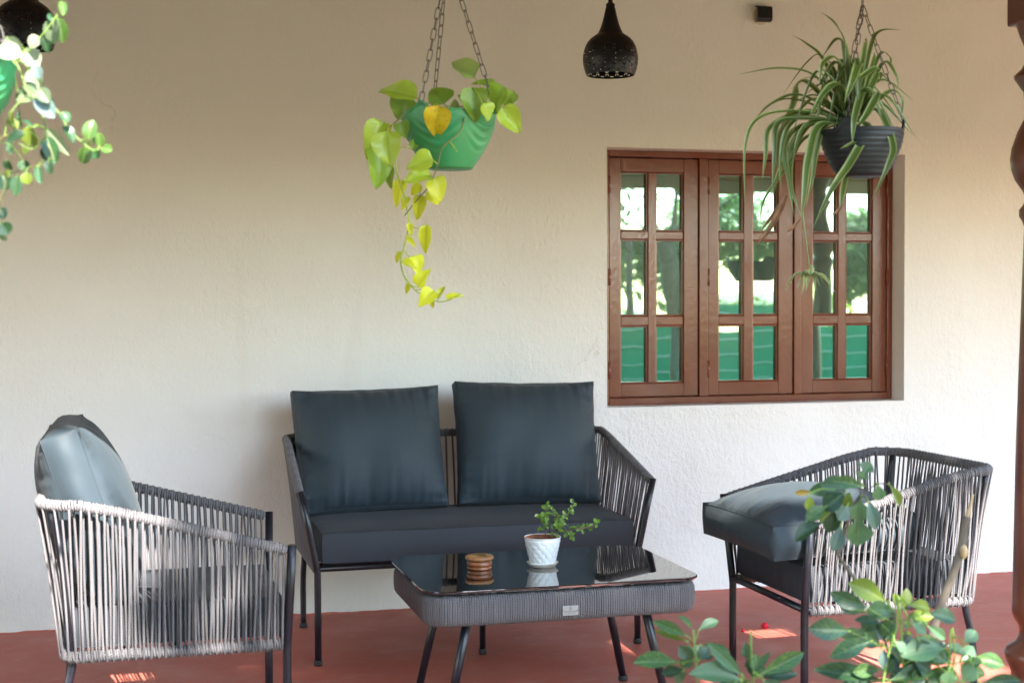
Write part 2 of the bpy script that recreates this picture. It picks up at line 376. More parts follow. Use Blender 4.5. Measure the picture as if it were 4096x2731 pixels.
L_SHRUB = {
    'g': vein_leaf_mat('shrub_green', (0.040, 0.098, 0.032), (0.22, 0.30, 0.08), 0.36, 0.3, (0.20, 0.27, 0.04), 0.5, 7, 0.035, 0.6),
    'd': vein_leaf_mat('shrub_dark', (0.020, 0.058, 0.028), (0.12, 0.20, 0.06), 0.34, 0.25, (0.10, 0.16, 0.03), 0.4, 7, 0.035, 0.6),
    'p': vein_leaf_mat('shrub_pale', (0.075, 0.155, 0.075), (0.17, 0.25, 0.10), 0.4, 0.3, (0.14, 0.20, 0.05), 0.3, 6, 0.035, 0.6),
    'b': vein_leaf_mat('shrub_blue', (0.055, 0.105, 0.088), (0.22, 0.3, 0.2), 0.42, 0.25, None, 0, 7, 0.035, 0.5),
    'y': vein_leaf_mat('shrub_yellow', (0.15, 0.21, 0.022), (0.32, 0.38, 0.08), 0.36, 0.38, (0.11, 0.19, 0.03), 0.5, 6, 0.035, 0.5),
    'o': vein_leaf_mat('shrub_orange', (0.33, 0.22, 0.03), (0.4, 0.3, 0.08), 0.4, 0.35, None, 0, 7, 0.035, 0.4)}
L_JADE = {'j': vein_leaf_mat('jade_leaf', (0.13, 0.25, 0.025), (0.2, 0.3, 0.06), 0.28, 0.18, vamt=0.15),
          'k': vein_leaf_mat('jade_leaf_pale', (0.22, 0.33, 0.09), (0.25, 0.35, 0.1), 0.25, 0.18, vamt=0.15)}
M_SPIDER = strip_leaf_mat('spider_leaf', (0.080, 0.135, 0.020), (0.27, 0.31, 0.12))
M_SPIDERBABY = strip_leaf_mat('spider_baby_leaf', (0.17, 0.25, 0.05), (0.50, 0.50, 0.28))
M_SPIDERDEAD = mat('dry_leaf', (0.20, 0.095, 0.045), rough=0.7, var=0.4, vscale=40, transl=0.15)

# ------------------------------------------------------------------ mesh helpers
class MB:
    def __init__(s): s.v = []; s.f = []; s.uv = []
    def quad(s, idx, uvs=None): s.f.append(tuple(idx)); s.uv.append(uvs)
    def box(s, x0, x1, y0, y1, z0, z1, bev=0.0):
        if bev <= 0:
            b = len(s.v)
            s.v += [(x, y, z) for z in (z0, z1) for y in (y0, y1) for x in (x0, x1)]
            for q in ((0, 2, 3, 1), (4, 5, 7, 6), (0, 1, 5, 4), (2, 6, 7, 3), (0, 4, 6, 2), (1, 3, 7, 5)):
                s.quad([b + i for i in q])
            return s
        bm = bmesh.new()
        bmesh.ops.create_cube(bm, size=1)
        for v in bm.verts:
            v.co = Vector(((x0 + x1) / 2 + v.co.x * (x1 - x0), (y0 + y1) / 2 + v.co.y * (y1 - y0), (z0 + z1) / 2 + v.co.z * (z1 - z0)))
        bmesh.ops.bevel(bm, geom=bm.edges[:] , offset=bev, segments=2, affect='EDGES', profile=0.5)
        bm.verts.index_update()
        b = len(s.v)
        s.v += [tuple(v.co) for v in bm.verts]
        for f in bm.faces: s.quad([b + v.index for v in f.verts])
        bm.free()
        return s
    def tube(s, pts, rad, sides=8, cap=True, closed=False):
        pts = [Vector(p) for p in pts]
        n = len(pts)
        if not isinstance(rad, (list, tuple)): rad = [rad] * n
        tan = []
        for i in range(n):
            a = pts[(i - 1) % n] if closed else pts[max(0, i - 1)]
            c = pts[(i + 1) % n] if closed else pts[min(n - 1, i + 1)]
            t = (c - a); tan.append(t.normalized() if t.length > 1e-9 else Vector((0, 0, 1)))
        nrm = tan[0].orthogonal().normalized()
        b = len(s.v); L = 0; ls = []
        for i in range(n):
            if i:
                q = tan[i - 1].rotation_difference(tan[i]); nrm = q @ nrm
                nrm = (nrm - tan[i] * nrm.dot(tan[i])).normalized()
                L += (pts[i] - pts[i - 1]).length
            ls.append(L)
            bi = tan[i].cross(nrm)
            for k in range(sides):
                a = 2 * pi * k / sides
                s.v.append(tuple(pts[i] + (nrm * cos(a) + bi * sin(a)) * rad[i]))
        for i in range(n if closed else n - 1):
            j = (i + 1) % n
            for k in range(sides):
                k2 = (k + 1) % sides
                u0_, u1_ = k / sides, (k + 1) / sides
                s.quad((b + i * sides + k, b + i * sides + k2, b + j * sides + k2, b + j * sides + k),
                       ((u0_, ls[i]), (u1_, ls[i]), (u1_, ls[j]), (u0_, ls[j])))
        if cap and not closed:
            s.quad([b + k for k in range(sides)][::-1])
            s.quad([b + (n - 1) * sides + k for k in range(sides)])
        return s
    def lathe(s, prof, seg=48, center=(0, 0, 0), fn=None, cap0=False, cap1=False):
        b = len(s.v); cx, cy_, cz = center; n = len(prof)
        for i, (r, z) in enumerate(prof):
            for k in range(seg):
                a = 2 * pi * k / seg
                rr, zz = (r, z) if fn is None else fn(r, z, a, i)
                s.v.append((cx + rr * cos(a), cy_ + rr * sin(a), cz + zz))
        for i in range(n - 1):
            for k in range(seg):
                k2 = (k + 1) % seg
                s.quad((b + i * seg + k, b + i * seg + k2, b + (i + 1) * seg + k2, b + (i + 1) * seg + k),
                       ((k / seg, i / (n - 1)), ((k + 1) / seg, i / (n - 1)), ((k + 1) / seg, (i + 1) / (n - 1)), (k / seg, (i + 1) / (n - 1))))
        if cap0: s.quad([b + k for k in range(seg)][::-1])
        if cap1: s.quad([b + (n - 1) * seg + k for k in range(seg)])
        return s
    def grid(s, P, uvf=None):
        b = len(s.v); n = len(P); m_ = len(P[0])
        for row in P: s.v += [tuple(p) for p in row]
        for i in range(n - 1):
            for j in range(m_ - 1):
                u = None
                if uvf: u = (uvf(i, j), uvf(i, j + 1), uvf(i + 1, j + 1), uvf(i + 1, j))
                s.quad((b + i * m_ + j, b + i * m_ + j + 1, b + (i + 1) * m_ + j + 1, b + (i + 1) * m_ + j), u)
        return s
    def mesh(s, name, material, smooth=True, origin=None):
        me = bpy.data.meshes.new(name)
        v = s.v if origin is None else [(p[0] - origin[0], p[1] - origin[1], p[2] - origin[2]) for p in s.v]
        me.from_pydata(v, [], s.f)
        if any(u for u in s.uv):
            lay = me.uv_layers.new(name='UVMap')
            flat = []
            for f, u in zip(s.f, s.uv):
                if u is None: flat += [0.0, 0.0] * len(f)
                else:
                    for q in u: flat += [q[0], q[1]]
            lay.data.foreach_set('uv', flat)
        if smooth: me.polygons.foreach_set('use_smooth', [True] * len(me.polygons))
        me.materials.append(material)
        me.update()
        return me

def link(name, data, parent=None):
    o = bpy.data.objects.new(name, data)
    col.objects.link(o)
    if parent is not None: o.parent = parent
    return o
def ob(name, mb, material, parent=None, smooth=True, origin=None):
    o = link(name, mb.mesh(name, material, smooth, origin), parent)
    return o
def tag(o, label, cat, group=None):
    o['label'] = label; o['category'] = cat
    if group: o['group'] = group
    return o
def thing(name, label, cat, loc=(0, 0, 0), rz=0.0, group=None):
    e = link(name, None); e.location = loc; e.rotation_euler = (0, 0, rz); e.empty_display_size = 0.1
    return tag(e, label, cat, group)
def structure(o): o['kind'] = 'structure'; return o
def autosmooth(o, ang=35):
    me = o.data
    me.polygons.foreach_set('use_smooth', [True] * len(me.polygons))
    try: me.set_sharp_from_angle(angle=radians(ang))
    except Exception: pass
    return o
def spline(pts, n=8):
    """Catmull-Rom through the points"""
    P = [Vector(p) for p in pts]
    if len(P) < 3:
        return [P[0].lerp(P[-1], i / n) for i in range(n + 1)]
    Q = [P[0] * 2 - P[1]] + P + [P[-1] * 2 - P[-2]]
    out = []
    for i in range(1, len(Q) - 2):
        a, b, c, d = Q[i - 1], Q[i], Q[i + 1], Q[i + 2]
        for k in range(n):
            t = k / n
            out.append(0.5 * ((2 * b) + (c - a) * t + (2 * a - 5 * b + 4 * c - d) * t * t + (3 * b - a - 3 * c + d) * t ** 3))
    out.append(P[-1])
    return out
def slab(mb, x0, x1, y0, y1, z0, z1): return mb.box(x0, x1, y0, y1, z0, z1)

# ================================================================== the setting
GROUND_Z = -0.36
g = MB()
N = 40
def gx(i): t = i / N * 2 - 1; return 160 * t * abs(t) ** 1.6
P = [[(gx(i), gx(j) - 6, GROUND_Z + (0.05 * noise.noise((gx(i) * 0.4, gx(j) * 0.4, 0)) if abs(gx(i)) < 30 else 0)) for j in range(N + 1)] for i in range(N + 1)]
g.grid(P)
structure(ob('ground', g, M_GROUND))

fl = MB().box(-7, 10, -2.75, 0.25, GROUND_Z - 0.1, 0.0, 0.012)
structure(ob('veranda_floor', fl, M_FLOOR, smooth=False))

floor_ob = bpy.data.objects['veranda_floor']
pe = MB(); P = []
for i in range(561):
    x = -3.0 + i * 0.0155
    hgt = 0.004 + 0.007 * max(0, noise.noise((x * 9, 0.3, 0)) + 0.25) + 0.004 * max(0, noise.noise((x * 60, 5.3, 0)))
    P.append([(x, -0.006 - 0.004 * noise.noise((x * 30, 1, 1)), -0.001), (x, -0.004, hgt * 0.7), (x, 0.002, hgt)])
pe.grid(P)
ob('paint_edge', pe, M_FLOOR, floor_ob)
# house wall with the window opening
WX0, WX1, WZ0, WZ1 = 2.022, 3.472, 0.830, 1.963
w = MB()
X = [-7.0, WX0, WX1, 10.0]; Zs = [-0.02, WZ0, WZ1, 3.3]
for i in range(3):
    for j in range(3):
        if i == 1 and j == 1: continue
        b = len(w.v)
        w.v += [(X[i], 0, Zs[j]), (X[i + 1], 0, Zs[j]), (X[i + 1], 0, Zs[j + 1]), (X[i], 0, Zs[j + 1])]
        w.quad((b, b + 1, b + 2, b + 3))
b = len(w.v)
for y in (0.0, 0.24):
    w.v += [(WX0, y, WZ0), (WX1, y, WZ0), (WX1, y, WZ1), (WX0, y, WZ1)]
for q in ((0, 1, 5, 4), (1, 2, 6, 5), (2, 3, 7, 6), (3, 0, 4, 7)): w.quad([b + i for i in q][::-1])
b = len(w.v)
w.v += [(-7, 0.24, -0.02), (10, 0.24, -0.02), (10, 0.24, 3.3), (-7, 0.24, 3.3)]
w.quad((b + 3, b + 2, b + 1, b))
tag(ob('house_wall', w, M_PLASTER, smooth=False), 'long white rough plastered house wall behind the seating', 'wall')

# roof over the veranda: it slopes from the wall down to a low eave
def roof_z(y): return 2.14 + (y + 2.9) * 0.318
roof = thing('veranda_roof', 'low sloping veranda roof with timber rafters, mirrored in the window', 'roof', (1.5, -1.4, 2.6))
ro = (1.5, -1.4, 2.6)
d = MB(); b = len(d.v)
for (y, z) in ((-2.9, roof_z(-2.9)), (0.3, roof_z(0.3)), (0.3, roof_z(0.3) + 0.06), (-2.9, roof_z(-2.9) + 0.06)):
    d.v += [(-7.2, y, z), (10.2, y, z)]
for q in ((0, 1, 3, 2), (4, 5, 7, 6), (6, 7, 1, 0), (2, 3, 5, 4), (0, 2, 4, 6), (1, 7, 5, 3)): d.quad([b + i for i in q])
ob('roof_deck', d, M_ROOFWOOD, roof, False, ro)
d = MB(); b = 0
cols_ = 140
for i in range(cols_ + 1):
    x = -7.2 + i * 17.4 / cols_
    zo = 0.075 + (0.03 if i % 2 else 0.0)
    d.v += [(x, -2.95, roof_z(-2.95) + zo), (x, 0.4, roof_z(0.4) + zo)]
for i in range(cols_): d.quad((2 * i, 2 * i + 2, 2 * i + 3, 2 * i + 1))
ob('roof_covering', d, M_TILE, roof, False, ro)
for i in range(20):
    x = -6.6 + i * 0.86
    d = MB(); b = 0
    for (y, z) in ((-2.86, roof_z(-2.86)), (0.0, roof_z(0.0))):
        d.v += [(x - 0.03, y, z - 0.05), (x + 0.03, y, z - 0.05), (x + 0.03, y, z - 0.002), (x - 0.03, y, z - 0.002)]
    for q in ((0, 1, 2, 3), (4, 7, 6, 5), (0, 4, 5, 1), (1, 5, 6, 2), (3, 2, 6, 7), (0, 3, 7, 4)): d.quad(q)
    ob('rafter', d, M_ROOFWOOD, roof, False, ro)
ob('fascia_board', MB().box(-7.2, 10.2, -2.935, -2.905, 2.05, 2.24), M_BEAM, roof, False, ro)
ob('pillar_beam', MB().box(-7.2, 10.2, -2.51, -2.35, 2.16, 2.215), M_BEAM, roof, False, ro)

# garden fence with green netting (seen in the window glass)
FY = -11.0
fence = thing('garden_fence', 'green net garden fence with pale wires, mirrored in the window', 'fence', (5, FY, GROUND_Z))
fo = (5, FY, GROUND_Z)
for i in range(9):
    x = -7 + i * 2.9
    ob('fence_post', MB().box(x - 0.06, x + 0.06, FY - 0.06, FY + 0.06, GROUND_Z - 0.2, 1.30, 0.01), M_POST, fence, False, fo)
    if i < 8:
        P = [[(x + 0.06 + u / 10 * 2.78, FY + 0.075 + 0.03 * sin(u * 1.9 + v * 2 + i), GROUND_Z + 0.02 + v / 6 * 1.40) for v in range(7)] for u in range(11)]
        ob('net_panel', MB().grid(P), M_NET, fence, True, fo)
for k in range(6):
    z = -0.10 + k * 0.21
    ob('fence_wire', MB().tube([(-7 + i * 2.9, FY + 0.13, z) for i in range(9)], 0.007, 6), M_WIRE, fence, True, fo)

# trees in the garden behind the photographer: their crowns shade the veranda
HOLES = [((-0.17, -1.92, 0.48), 0.15, 1), ((-0.10, -1.92, 0.80), 0.19, 0.97), ((0.10, -1.92, 0.43), 0.14, 0.6), ((0.30, -1.92, 0.40), 0.10, 0.5),  # gaps cut in the shade crown so sun patches land on these spots
         ((-0.10, -0.74, 0.0), 0.07, 1), ((0.02, -0.74, 0.0), 0.06, 0.6), ((2.22, -1.92, 0.40), 0.15, 1), ((2.36, -1.92, 0.46), 0.12, 0.8),
         ((2.02, -1.60, 0.66), 0.08, 1), ((2.17, -1.72, 0.68), 0.06, 1), ((2.37, -0.74, 0.0), 0.10, 1), ((2.08, -1.44, 0.0), 0.13, 1), ((2.40, -1.44, 0.0), 0.14, 1),
         ((2.60, -1.34, 0.0), 0.09, 1), ((2.85, -1.46, 0.0), 0.10, 1), ((2.74, -1.12, 0.0), 0.05, 1), ((-0.28, -2.97, 1.78), 0.17, 0.92), ((-0.1, -2.95, 1.45), 0.14, 0.7),
          ((1.75, -3.1, 0.55), 0.08, 0.8), ((1.5, -3.2, 0.45), 0.10, 0.8), ((2.35, -2.95, 0.45), 0.10, 0.8)]
def in_hole(p, pad, rr_):
    for c, r, k in HOLES:
        dv = p - Vector(c); t = dv.dot(TOSUN)
        if t < 0: continue
        if (dv - TOSUN * t).length < r + pad and rr_.random() < k: return True
    return False
def leaf_cloud(mb, blobs, n, size, seed, holes=False):
    rr = random.Random(seed)
    tot = sum(b_[1][0] * b_[1][1] * b_[1][2] for b_ in blobs)
    for c, rad in blobs:
        k = int(n * rad[0] * rad[1] * rad[2] / tot)
        for _ in range(k):
            while True:
                q = Vector((rr.uniform(-1, 1), rr.uniform(-1, 1), rr.uniform(-1, 1)))
                if q.length < 1: break
            p = Vector((c[0] + q.x * rad[0], c[1] + q.y * rad[1], c[2] + q.z * rad[2]))
            L = size * rr.uniform(0.7, 1.35); W = L * rr.uniform(0.32, 0.5)
            if holes and in_hole(p, L * 0.35, rr): continue
            t = Vector((rr.gauss(0, 1), rr.gauss(0, 1), rr.gauss(-0.35, 0.6))).normalized()
            nn = Vector((rr.gauss(0, 0.6), rr.gauss(0, 0.6), 1)); bb = t.cross(nn).normalized(); nn = bb.cross(t)
            b = len(mb.v)
            mb.v += [tuple(p - t * L / 2), tuple(p + bb * W / 2 + nn * W * 0.15), tuple(p + t * L / 2), tuple(p - bb * W / 2 + nn * W * 0.15)]
            mb.quad((b, b + 1, b + 2)); mb.quad((b, b + 2, b + 3))
def tree(name, label, base, h, trunk_r, blobs, n, size, seed, leafmat, holes=False, group=None):
    rr = random.Random(seed * 7 + 1)
    t = thing(name, label, 'tree', base, 0, group)
    mb = MB()
    top = Vector((blobs[0][0][0], blobs[0][0][1], blobs[0][0][2]))
    b0 = Vector(base)
    fork = b0.lerp(top, 0.5); fork.x = b0.x * 0.8 + top.x * 0.2; fork.y = b0.y * 0.8 + top.y * 0.2
    mb.tube(spline([b0 - Vector((0, 0, 0.2)), b0.lerp(fork, 0.5) + Vector((rr.uniform(-.15, .15), rr.uniform(-.15, .15), 0)), fork, fork.lerp(top, 0.6), top], 6),
            [trunk_r * (1.25 - 1.05 * i / 24) for i in range(25)], 9)
    for c, rad in blobs[1:]:
        e = Vector(c); s_ = fork.lerp(top, rr.uniform(0, 0.5)); mid = s_.lerp(e, 0.5) + Vector((0, 0, 0.2))
        mb.tube(spline([s_, mid, e], 6), [trunk_r * 0.45 * (1 - 0.8 * i / 12) for i in range(13)], 6)
    ob('trunk', mb, M_BARK, t, True, base)
    cr = MB(); leaf_cloud(cr, blobs, n, size, seed, holes)
    ob('crown', cr, leafmat, t, False, base)
    return t
C0 = Vector((1.2, -1.7, 0.4)) + TOSUN * 9.0
tree('shade_tree', 'broad leafy garden tree whose crown shades the veranda, mirrored in the panes', (6.6, -9.6, GROUND_Z), 7, 0.12,
     [((C0.x + 0.6, C0.y, C0.z), (4.6, 2.3, 1.7)), ((C0.x - 2.2, C0.y + 0.4, C0.z), (2.6, 1.7, 1.2)), ((C0.x + 3.0, C0.y + 0.2, C0.z - 0.3), (2.4, 1.7, 1.2))],
     30000, 0.17, 3, M_TREELEAF, True)
tree('shade_tree', 'young tree with low sparse branches, mirrored in the left window panes', (5.6, -8.6, GROUND_Z), 4, 0.06,
     [((5.7, -8.7, 2.75), (0.6, 0.5, 0.45)), ((6.2, -8.8, 2.55), (0.45, 0.3, 0.22)), ((7.0, -9.0, 2.7), (0.5, 0.35, 0.2)), ((5.2, -8.6, 2.1), (0.3, 0.25, 0.3))],
     420, 0.12, 5, M_TREELEAF)
for i, (x, y, h) in enumerate([(-3.3, -7.0, 5.6), (-0.8, -10.6, 6.4), (-6.6, -9.0, 7.0)]):  # unseen trees added to block sky light and darken the left wall
    tree('garden_tree', ['dense dark tree at the left end of the veranda, out of view', 'dense dark tree left behind the photographer, out of view', 'tall dense tree far left in the garden, out of view'][i], (x, y, GROUND_Z), h, 0.14,
         [((x, y, h * 0.62), (h * 0.36, h * 0.34, h * 0.36)), ((x + h * 0.15, y, h * 0.35), (h * 0.3, h * 0.28, h * 0.26)), ((x - h * 0.2, y, h * 0.4), (h * 0.28, h * 0.25, h * 0.26))], 8000, 0.26, 40 + i, M_TREELEAF, False, 'trees at the left of the garden')
rr = random.Random(4)
far = [(-12, -26, 7.5), (-4, -24, 6.5), (5.5, -30, 4.4), (11.0, -31, 3.6), (15.5, -30, 4.8), (20.5, -30, 4.2), (27, -34, 4.6)]
wh = ['leftmost', 'second', 'third', 'fourth', 'fifth', 'sixth', 'last']
for i, (x, y, h) in enumerate(far):
    tree('far_tree', '%s of the pale green trees beyond the fence, mirrored in the window' % wh[i], (x, y, GROUND_Z), h, 0.16,
         [((x, y, h * 0.68), (h * 0.42, h * 0.4, h * 0.3)), ((x + h * 0.25, y, h * 0.52), (h * 0.25, h * 0.25, h * 0.2)), ((x - h * 0.28, y, h * 0.5), (h * 0.25, h * 0.25, h * 0.22))],
         2600, 0.42, 20 + i, M_TREELEAF3, False, 'trees beyond the fence')
for i in range(7):
    x = 1.2 + i * 1.9; y = -13.2 - (i % 3) * 0.7; h = rr.uniform(1.0, 1.75)
    bsh = thing('garden_bush', '%s of the yellow green bushes behind the net fence, mirrored in the window' % wh[i], 'bush', (x, y, GROUND_Z), 0, 'bushes behind the fence')
    mb = MB()
    for k in range(5):
        a = k * 1.26; mb.tube([(x, y, GROUND_Z - 0.05), (x + 0.25 * cos(a), y + 0.25 * sin(a), h * 0.3), (x + 0.5 * cos(a), y + 0.4 * sin(a), h * 0.8)], [0.03, 0.02, 0.008], 5)
    ob('stem', mb, M_BARK, bsh, True, (x, y, GROUND_Z))
    mb = MB(); leaf_cloud(mb, [((x, y, h * 0.55), (0.9, 0.6, h * 0.55)), ((x + 0.5, y, h * 0.35), (0.6, 0.5, h * 0.5))], 1100, 0.17, 60 + i, False)
    ob('foliage', mb, M_TREELEAF2, bsh, False, (x, y, GROUND_Z))

# turned pillars along the veranda edge
PROF = [(0.135, 0.0), (0.135, 0.16), (0.12, 0.175), (0.105, 0.20), (0.085, 0.225), (0.082, 0.25), (0.090, 0.270), (0.100, 0.29), (0.101, 0.303), (0.095, 0.318),
        (0.070, 0.335), (0.062, 0.352), (0.060, 0.368), (0.066, 0.385), (0.077, 0.402), (0.081, 0.42), (0.080, 0.45), (0.073, 0.9), (0.060, 1.35), (0.055, 1.50),
        (0.060, 1.515), (0.069, 1.53), (0.069, 1.548), (0.058, 1.562), (0.052, 1.578), (0.060, 1.60), (0.080, 1.63), (0.091, 1.66), (0.094, 1.69), (0.090, 1.72),
        (0.075, 1.765), (0.058, 1.80), (0.055, 1.84), (0.060, 1.875), (0.084, 1.912), (0.085, 1.92), (0.066, 1.938), (0.056, 1.955), (0.054, 1.985), (0.058, 2.00), (0.070, 2.03), (0.082, 2.065)]
def pillar(x, label):
    t = thing('turned_pillar', label, 'pillar', (x, -2.427, 0), 0, 'turned pillars along the veranda edge')
    ob('shaft', MB().lathe(PROF[1:], 40), M_PILLAR, t)
    ob('plinth', MB().box(-0.15, 0.15, -0.15, 0.15, 0.0, 0.165, 0.01), M_PILLAR, t, False)
    ob('capital_block', MB().box(-0.076, 0.076, -0.076, 0.076, 2.062, 2.158, 0.006), M_PILLAR, t, False)
    return t
pillar(2.475, 'brown turned pillar cut off by the right edge of the picture')
pillar(4.36, 'brown turned pillar whose dark reflection stands in the right window sash')
pillar(-1.5, 'brown turned pillar at the left end of the veranda, out of direct view')

# ================================================================== window
K0 = 0.115          # y of the frame's front face
win = thing('casement_window', 'brown painted wooden casement window with three six-pane sashes in the white wall', 'window', (2.747, 0.1, 0.83))
wo = (2.747, 0.1, 0.83)
def wbox(x0, x1, y0, y1, z0, z1, bev=0.003): return MB().box(x0, x1, y0, y1, z0, z1, bev)
FR = MB()
FR.box(WX0 + .001, 2.067, 0.105, 0.20, WZ0 + .001, WZ1 - .001, .004); FR.box(3.445, WX1 - .001, 0.105, 0.20, WZ0 + .001, WZ1 - .001, .004)
FR.box(2.0672, 3.4448, 0.105, 0.20, 1.934, WZ1 - .001, .004); FR.box(2.0672, 3.4448, 0.105, 0.20, WZ0 + .001, 0.863, .004)
ob('frame', FR, M_PAINT, win, False, wo)
for (a, b_) in ((2.497, 2.540), (2.966, 3.003)):
    ob('mullion', wbox(a, b_, 0.103, 0.19, 0.8635, 1.9335), M_PAINT, win, False, wo)
SASH = [(2.070, 2.494, 2.124, 2.254, 2.293, 2.425), (2.543, 2.963, 2.594, 2.7175, 2.765, 2.890), (3.006, 3.442, 3.064, 3.1925, 3.235, 3.370)]
ROWS = [(1.607, 1.868), (1.228, 1.568), (0.926, 1.1836)]
ZB, ZT = 0.8665, 1.930
for k, (a, b_, p0, p1, p2, p3) in enumerate(SASH):
    s_ = MB()
    y0, y1 = 0.112, 0.150
    s_.box(a, p0, y0, y1, ZB, ZT, .003); s_.box(p3, b_, y0, y1, ZB, ZT, .003)
    s_.box(p0 + .0002, p3 - .0002, y0 + .001, y1, ROWS[0][1], ZT, .003); s_.box(p0 + .0002, p3 - .0002, y0 + .001, y1, ZB, ROWS[2][0], .003)
    sash = ob('sash', s_, M_PAINT, win, False, wo)
    sash['label'] = ['left six-pane sash', 'middle six-pane sash', 'right six-pane sash'][k]
    ob('glazing_bar', wbox(p1, p2, y0 + .002, y1, ROWS[2][0] + .0005, ROWS[0][1] - .0005, .004), M_PAINT, sash, False, wo)
    for zz0, zz1 in ((ROWS[2][1], ROWS[1][0]), (ROWS[1][1], ROWS[0][0])):
        ob('glazing_bar', wbox(p0 + .0005, p3 - .0005, y0 + .0035, y1 - .001, zz0, zz1, .005), M_PAINT, sash, False, wo)
    for (q0, q1) in ((p0, p1), (p2, p3)):
        for (zz0, zz1) in ROWS:
            tx = R.uniform(-.004, .004); tz = R.uniform(-.004, .004)
            mb = MB(); e = 0.006
            xs, zs_ = (q0 - e, q1 + e), (zz0 - e, zz1 + e)
            for y in (0.137, 0.142):
                for z in zs_:
                    for x in xs:
                        mb.v.append((x, y + tx * (x - (q0 + q1) / 2) / 0.06 * 0.25 + tz * (z - (zz0 + zz1) / 2) / 0.15 * 0.3, z))
            for q in ((0, 1, 3, 2), (4, 6, 7, 5), (0, 4, 5, 1), (2, 3, 7, 6), (0, 2, 6, 4), (1, 5, 7, 3)): mb.quad(q)
            ob('pane', mb, M_PANE, sash, False, wo)
            # moulded bead round the pane
            bd = MB(); t_ = 0.007
            for (xa, xb, za, zb) in ((q0, q0 + t_, zz0, zz1), (q1 - t_, q1, zz0, zz1), (q0 + t_, q1 - t_, zz0, zz0 + t_), (q0 + t_, q1 - t_, zz1 - t_, zz1)):
                bd.box(xa, xb, 0.122, 0.136, za, zb, .002)
            ob('bead', bd, M_PAINT, sash, False, wo)
    hx = a - 0.001 if k < 2 else b_ + 0.001
    for hz in (0.985, 1.40, 1.81):
        ob('hinge', MB().tube([(hx, 0.106, hz - 0.038), (hx, 0.106, hz + 0.038)], 0.0065, 8), M_PAINT, sash, True, wo)

# ================================================================== seating
def rail(hwf, hwb, depth, zf, zb, rc, f0_=0.0, n_side=26, n_c=8, n_b=24):
    """polyline of the U-shaped rail: front end (+v side) round the back to the other front end; also outward normals"""
    pts = []; nr = []
    cx = -(depth - rc)
    for i in range(n_side):
        t = i / n_side
        zt = min(1.0, t * 1.04); e = zt - 0.04 * max(0, zt - 0.85) / 0.15
        pts.append(Vector((f0_ + (cx - f0_) * t, hwf + (hwb - hwf) * t, zf + (zb - zf) * min(1, e * 1.0)))); nr.append(Vector((0, 1, 0)))
    for i in range(n_c):
        a = pi / 2 + (pi / 2) * i / n_c
        pts.append(Vector((cx + rc * cos(a), hwb - rc + rc * sin(a), zb))); nr.append(Vector((cos(a), sin(a), 0)))
    for i in range(n_b + 1):
        t = i / n_b
        pts.append(Vector((-depth, (hwb - rc) * (1 - 2 * t), zb))); nr.append(Vector((-1, 0, 0)))
    m1 = [Vector((p.x, -p.y, p.z)) for p in pts[:n_side + n_c]][::-1]; m2 = [Vector((q.x, -q.y, 0)) for q in nr[:n_side + n_c]][::-1]
    return pts + m1, nr + m2
def sample(poly, nrm, t):
    """t in 0..1 by index along the polyline"""
    f = t * (len(poly) - 1); i = min(int(f), len(poly) - 2); k = f - i
    return poly[i].lerp(poly[i + 1], k), nrm[i].lerp(nrm[i + 1], k).normalized()
def helix(mb, poly, Rw, rr_, pitch, seg=9, sides=5):
    """rope wound tightly round a rail"""
    # resample
    cum = [0.0]
    for a, b in zip(poly, poly[1:]): cum.append(cum[-1] + (b - a).length)
    L = cum[-1]; n = int(L / pitch * seg)
    T0 = (poly[1] - poly[0]).normalized(); nrm = T0.orthogonal().normalized(); prev = T0
    pts = []; j = 0
    for i in range(n + 1):
        s_ = L * i / n
        while j < len(cum) - 2 and cum[j + 1] < s_: j += 1
        k = (s_ - cum[j]) / max(1e-9, cum[j + 1] - cum[j])
        c = poly[j].lerp(poly[j + 1], k)
        T = (poly[min(j + 1, len(poly) - 1)] - poly[j]).normalized()
        nrm = prev.rotation_difference(T) @ nrm; nrm = (nrm - T * nrm.dot(T)).normalized(); prev = T
        a = 2 * pi * i / seg
        pts.append(c + (nrm * cos(a) + T.cross(nrm) * sin(a)) * Rw)
    mb.tube(pts, rr_, sides, True)
    return mb
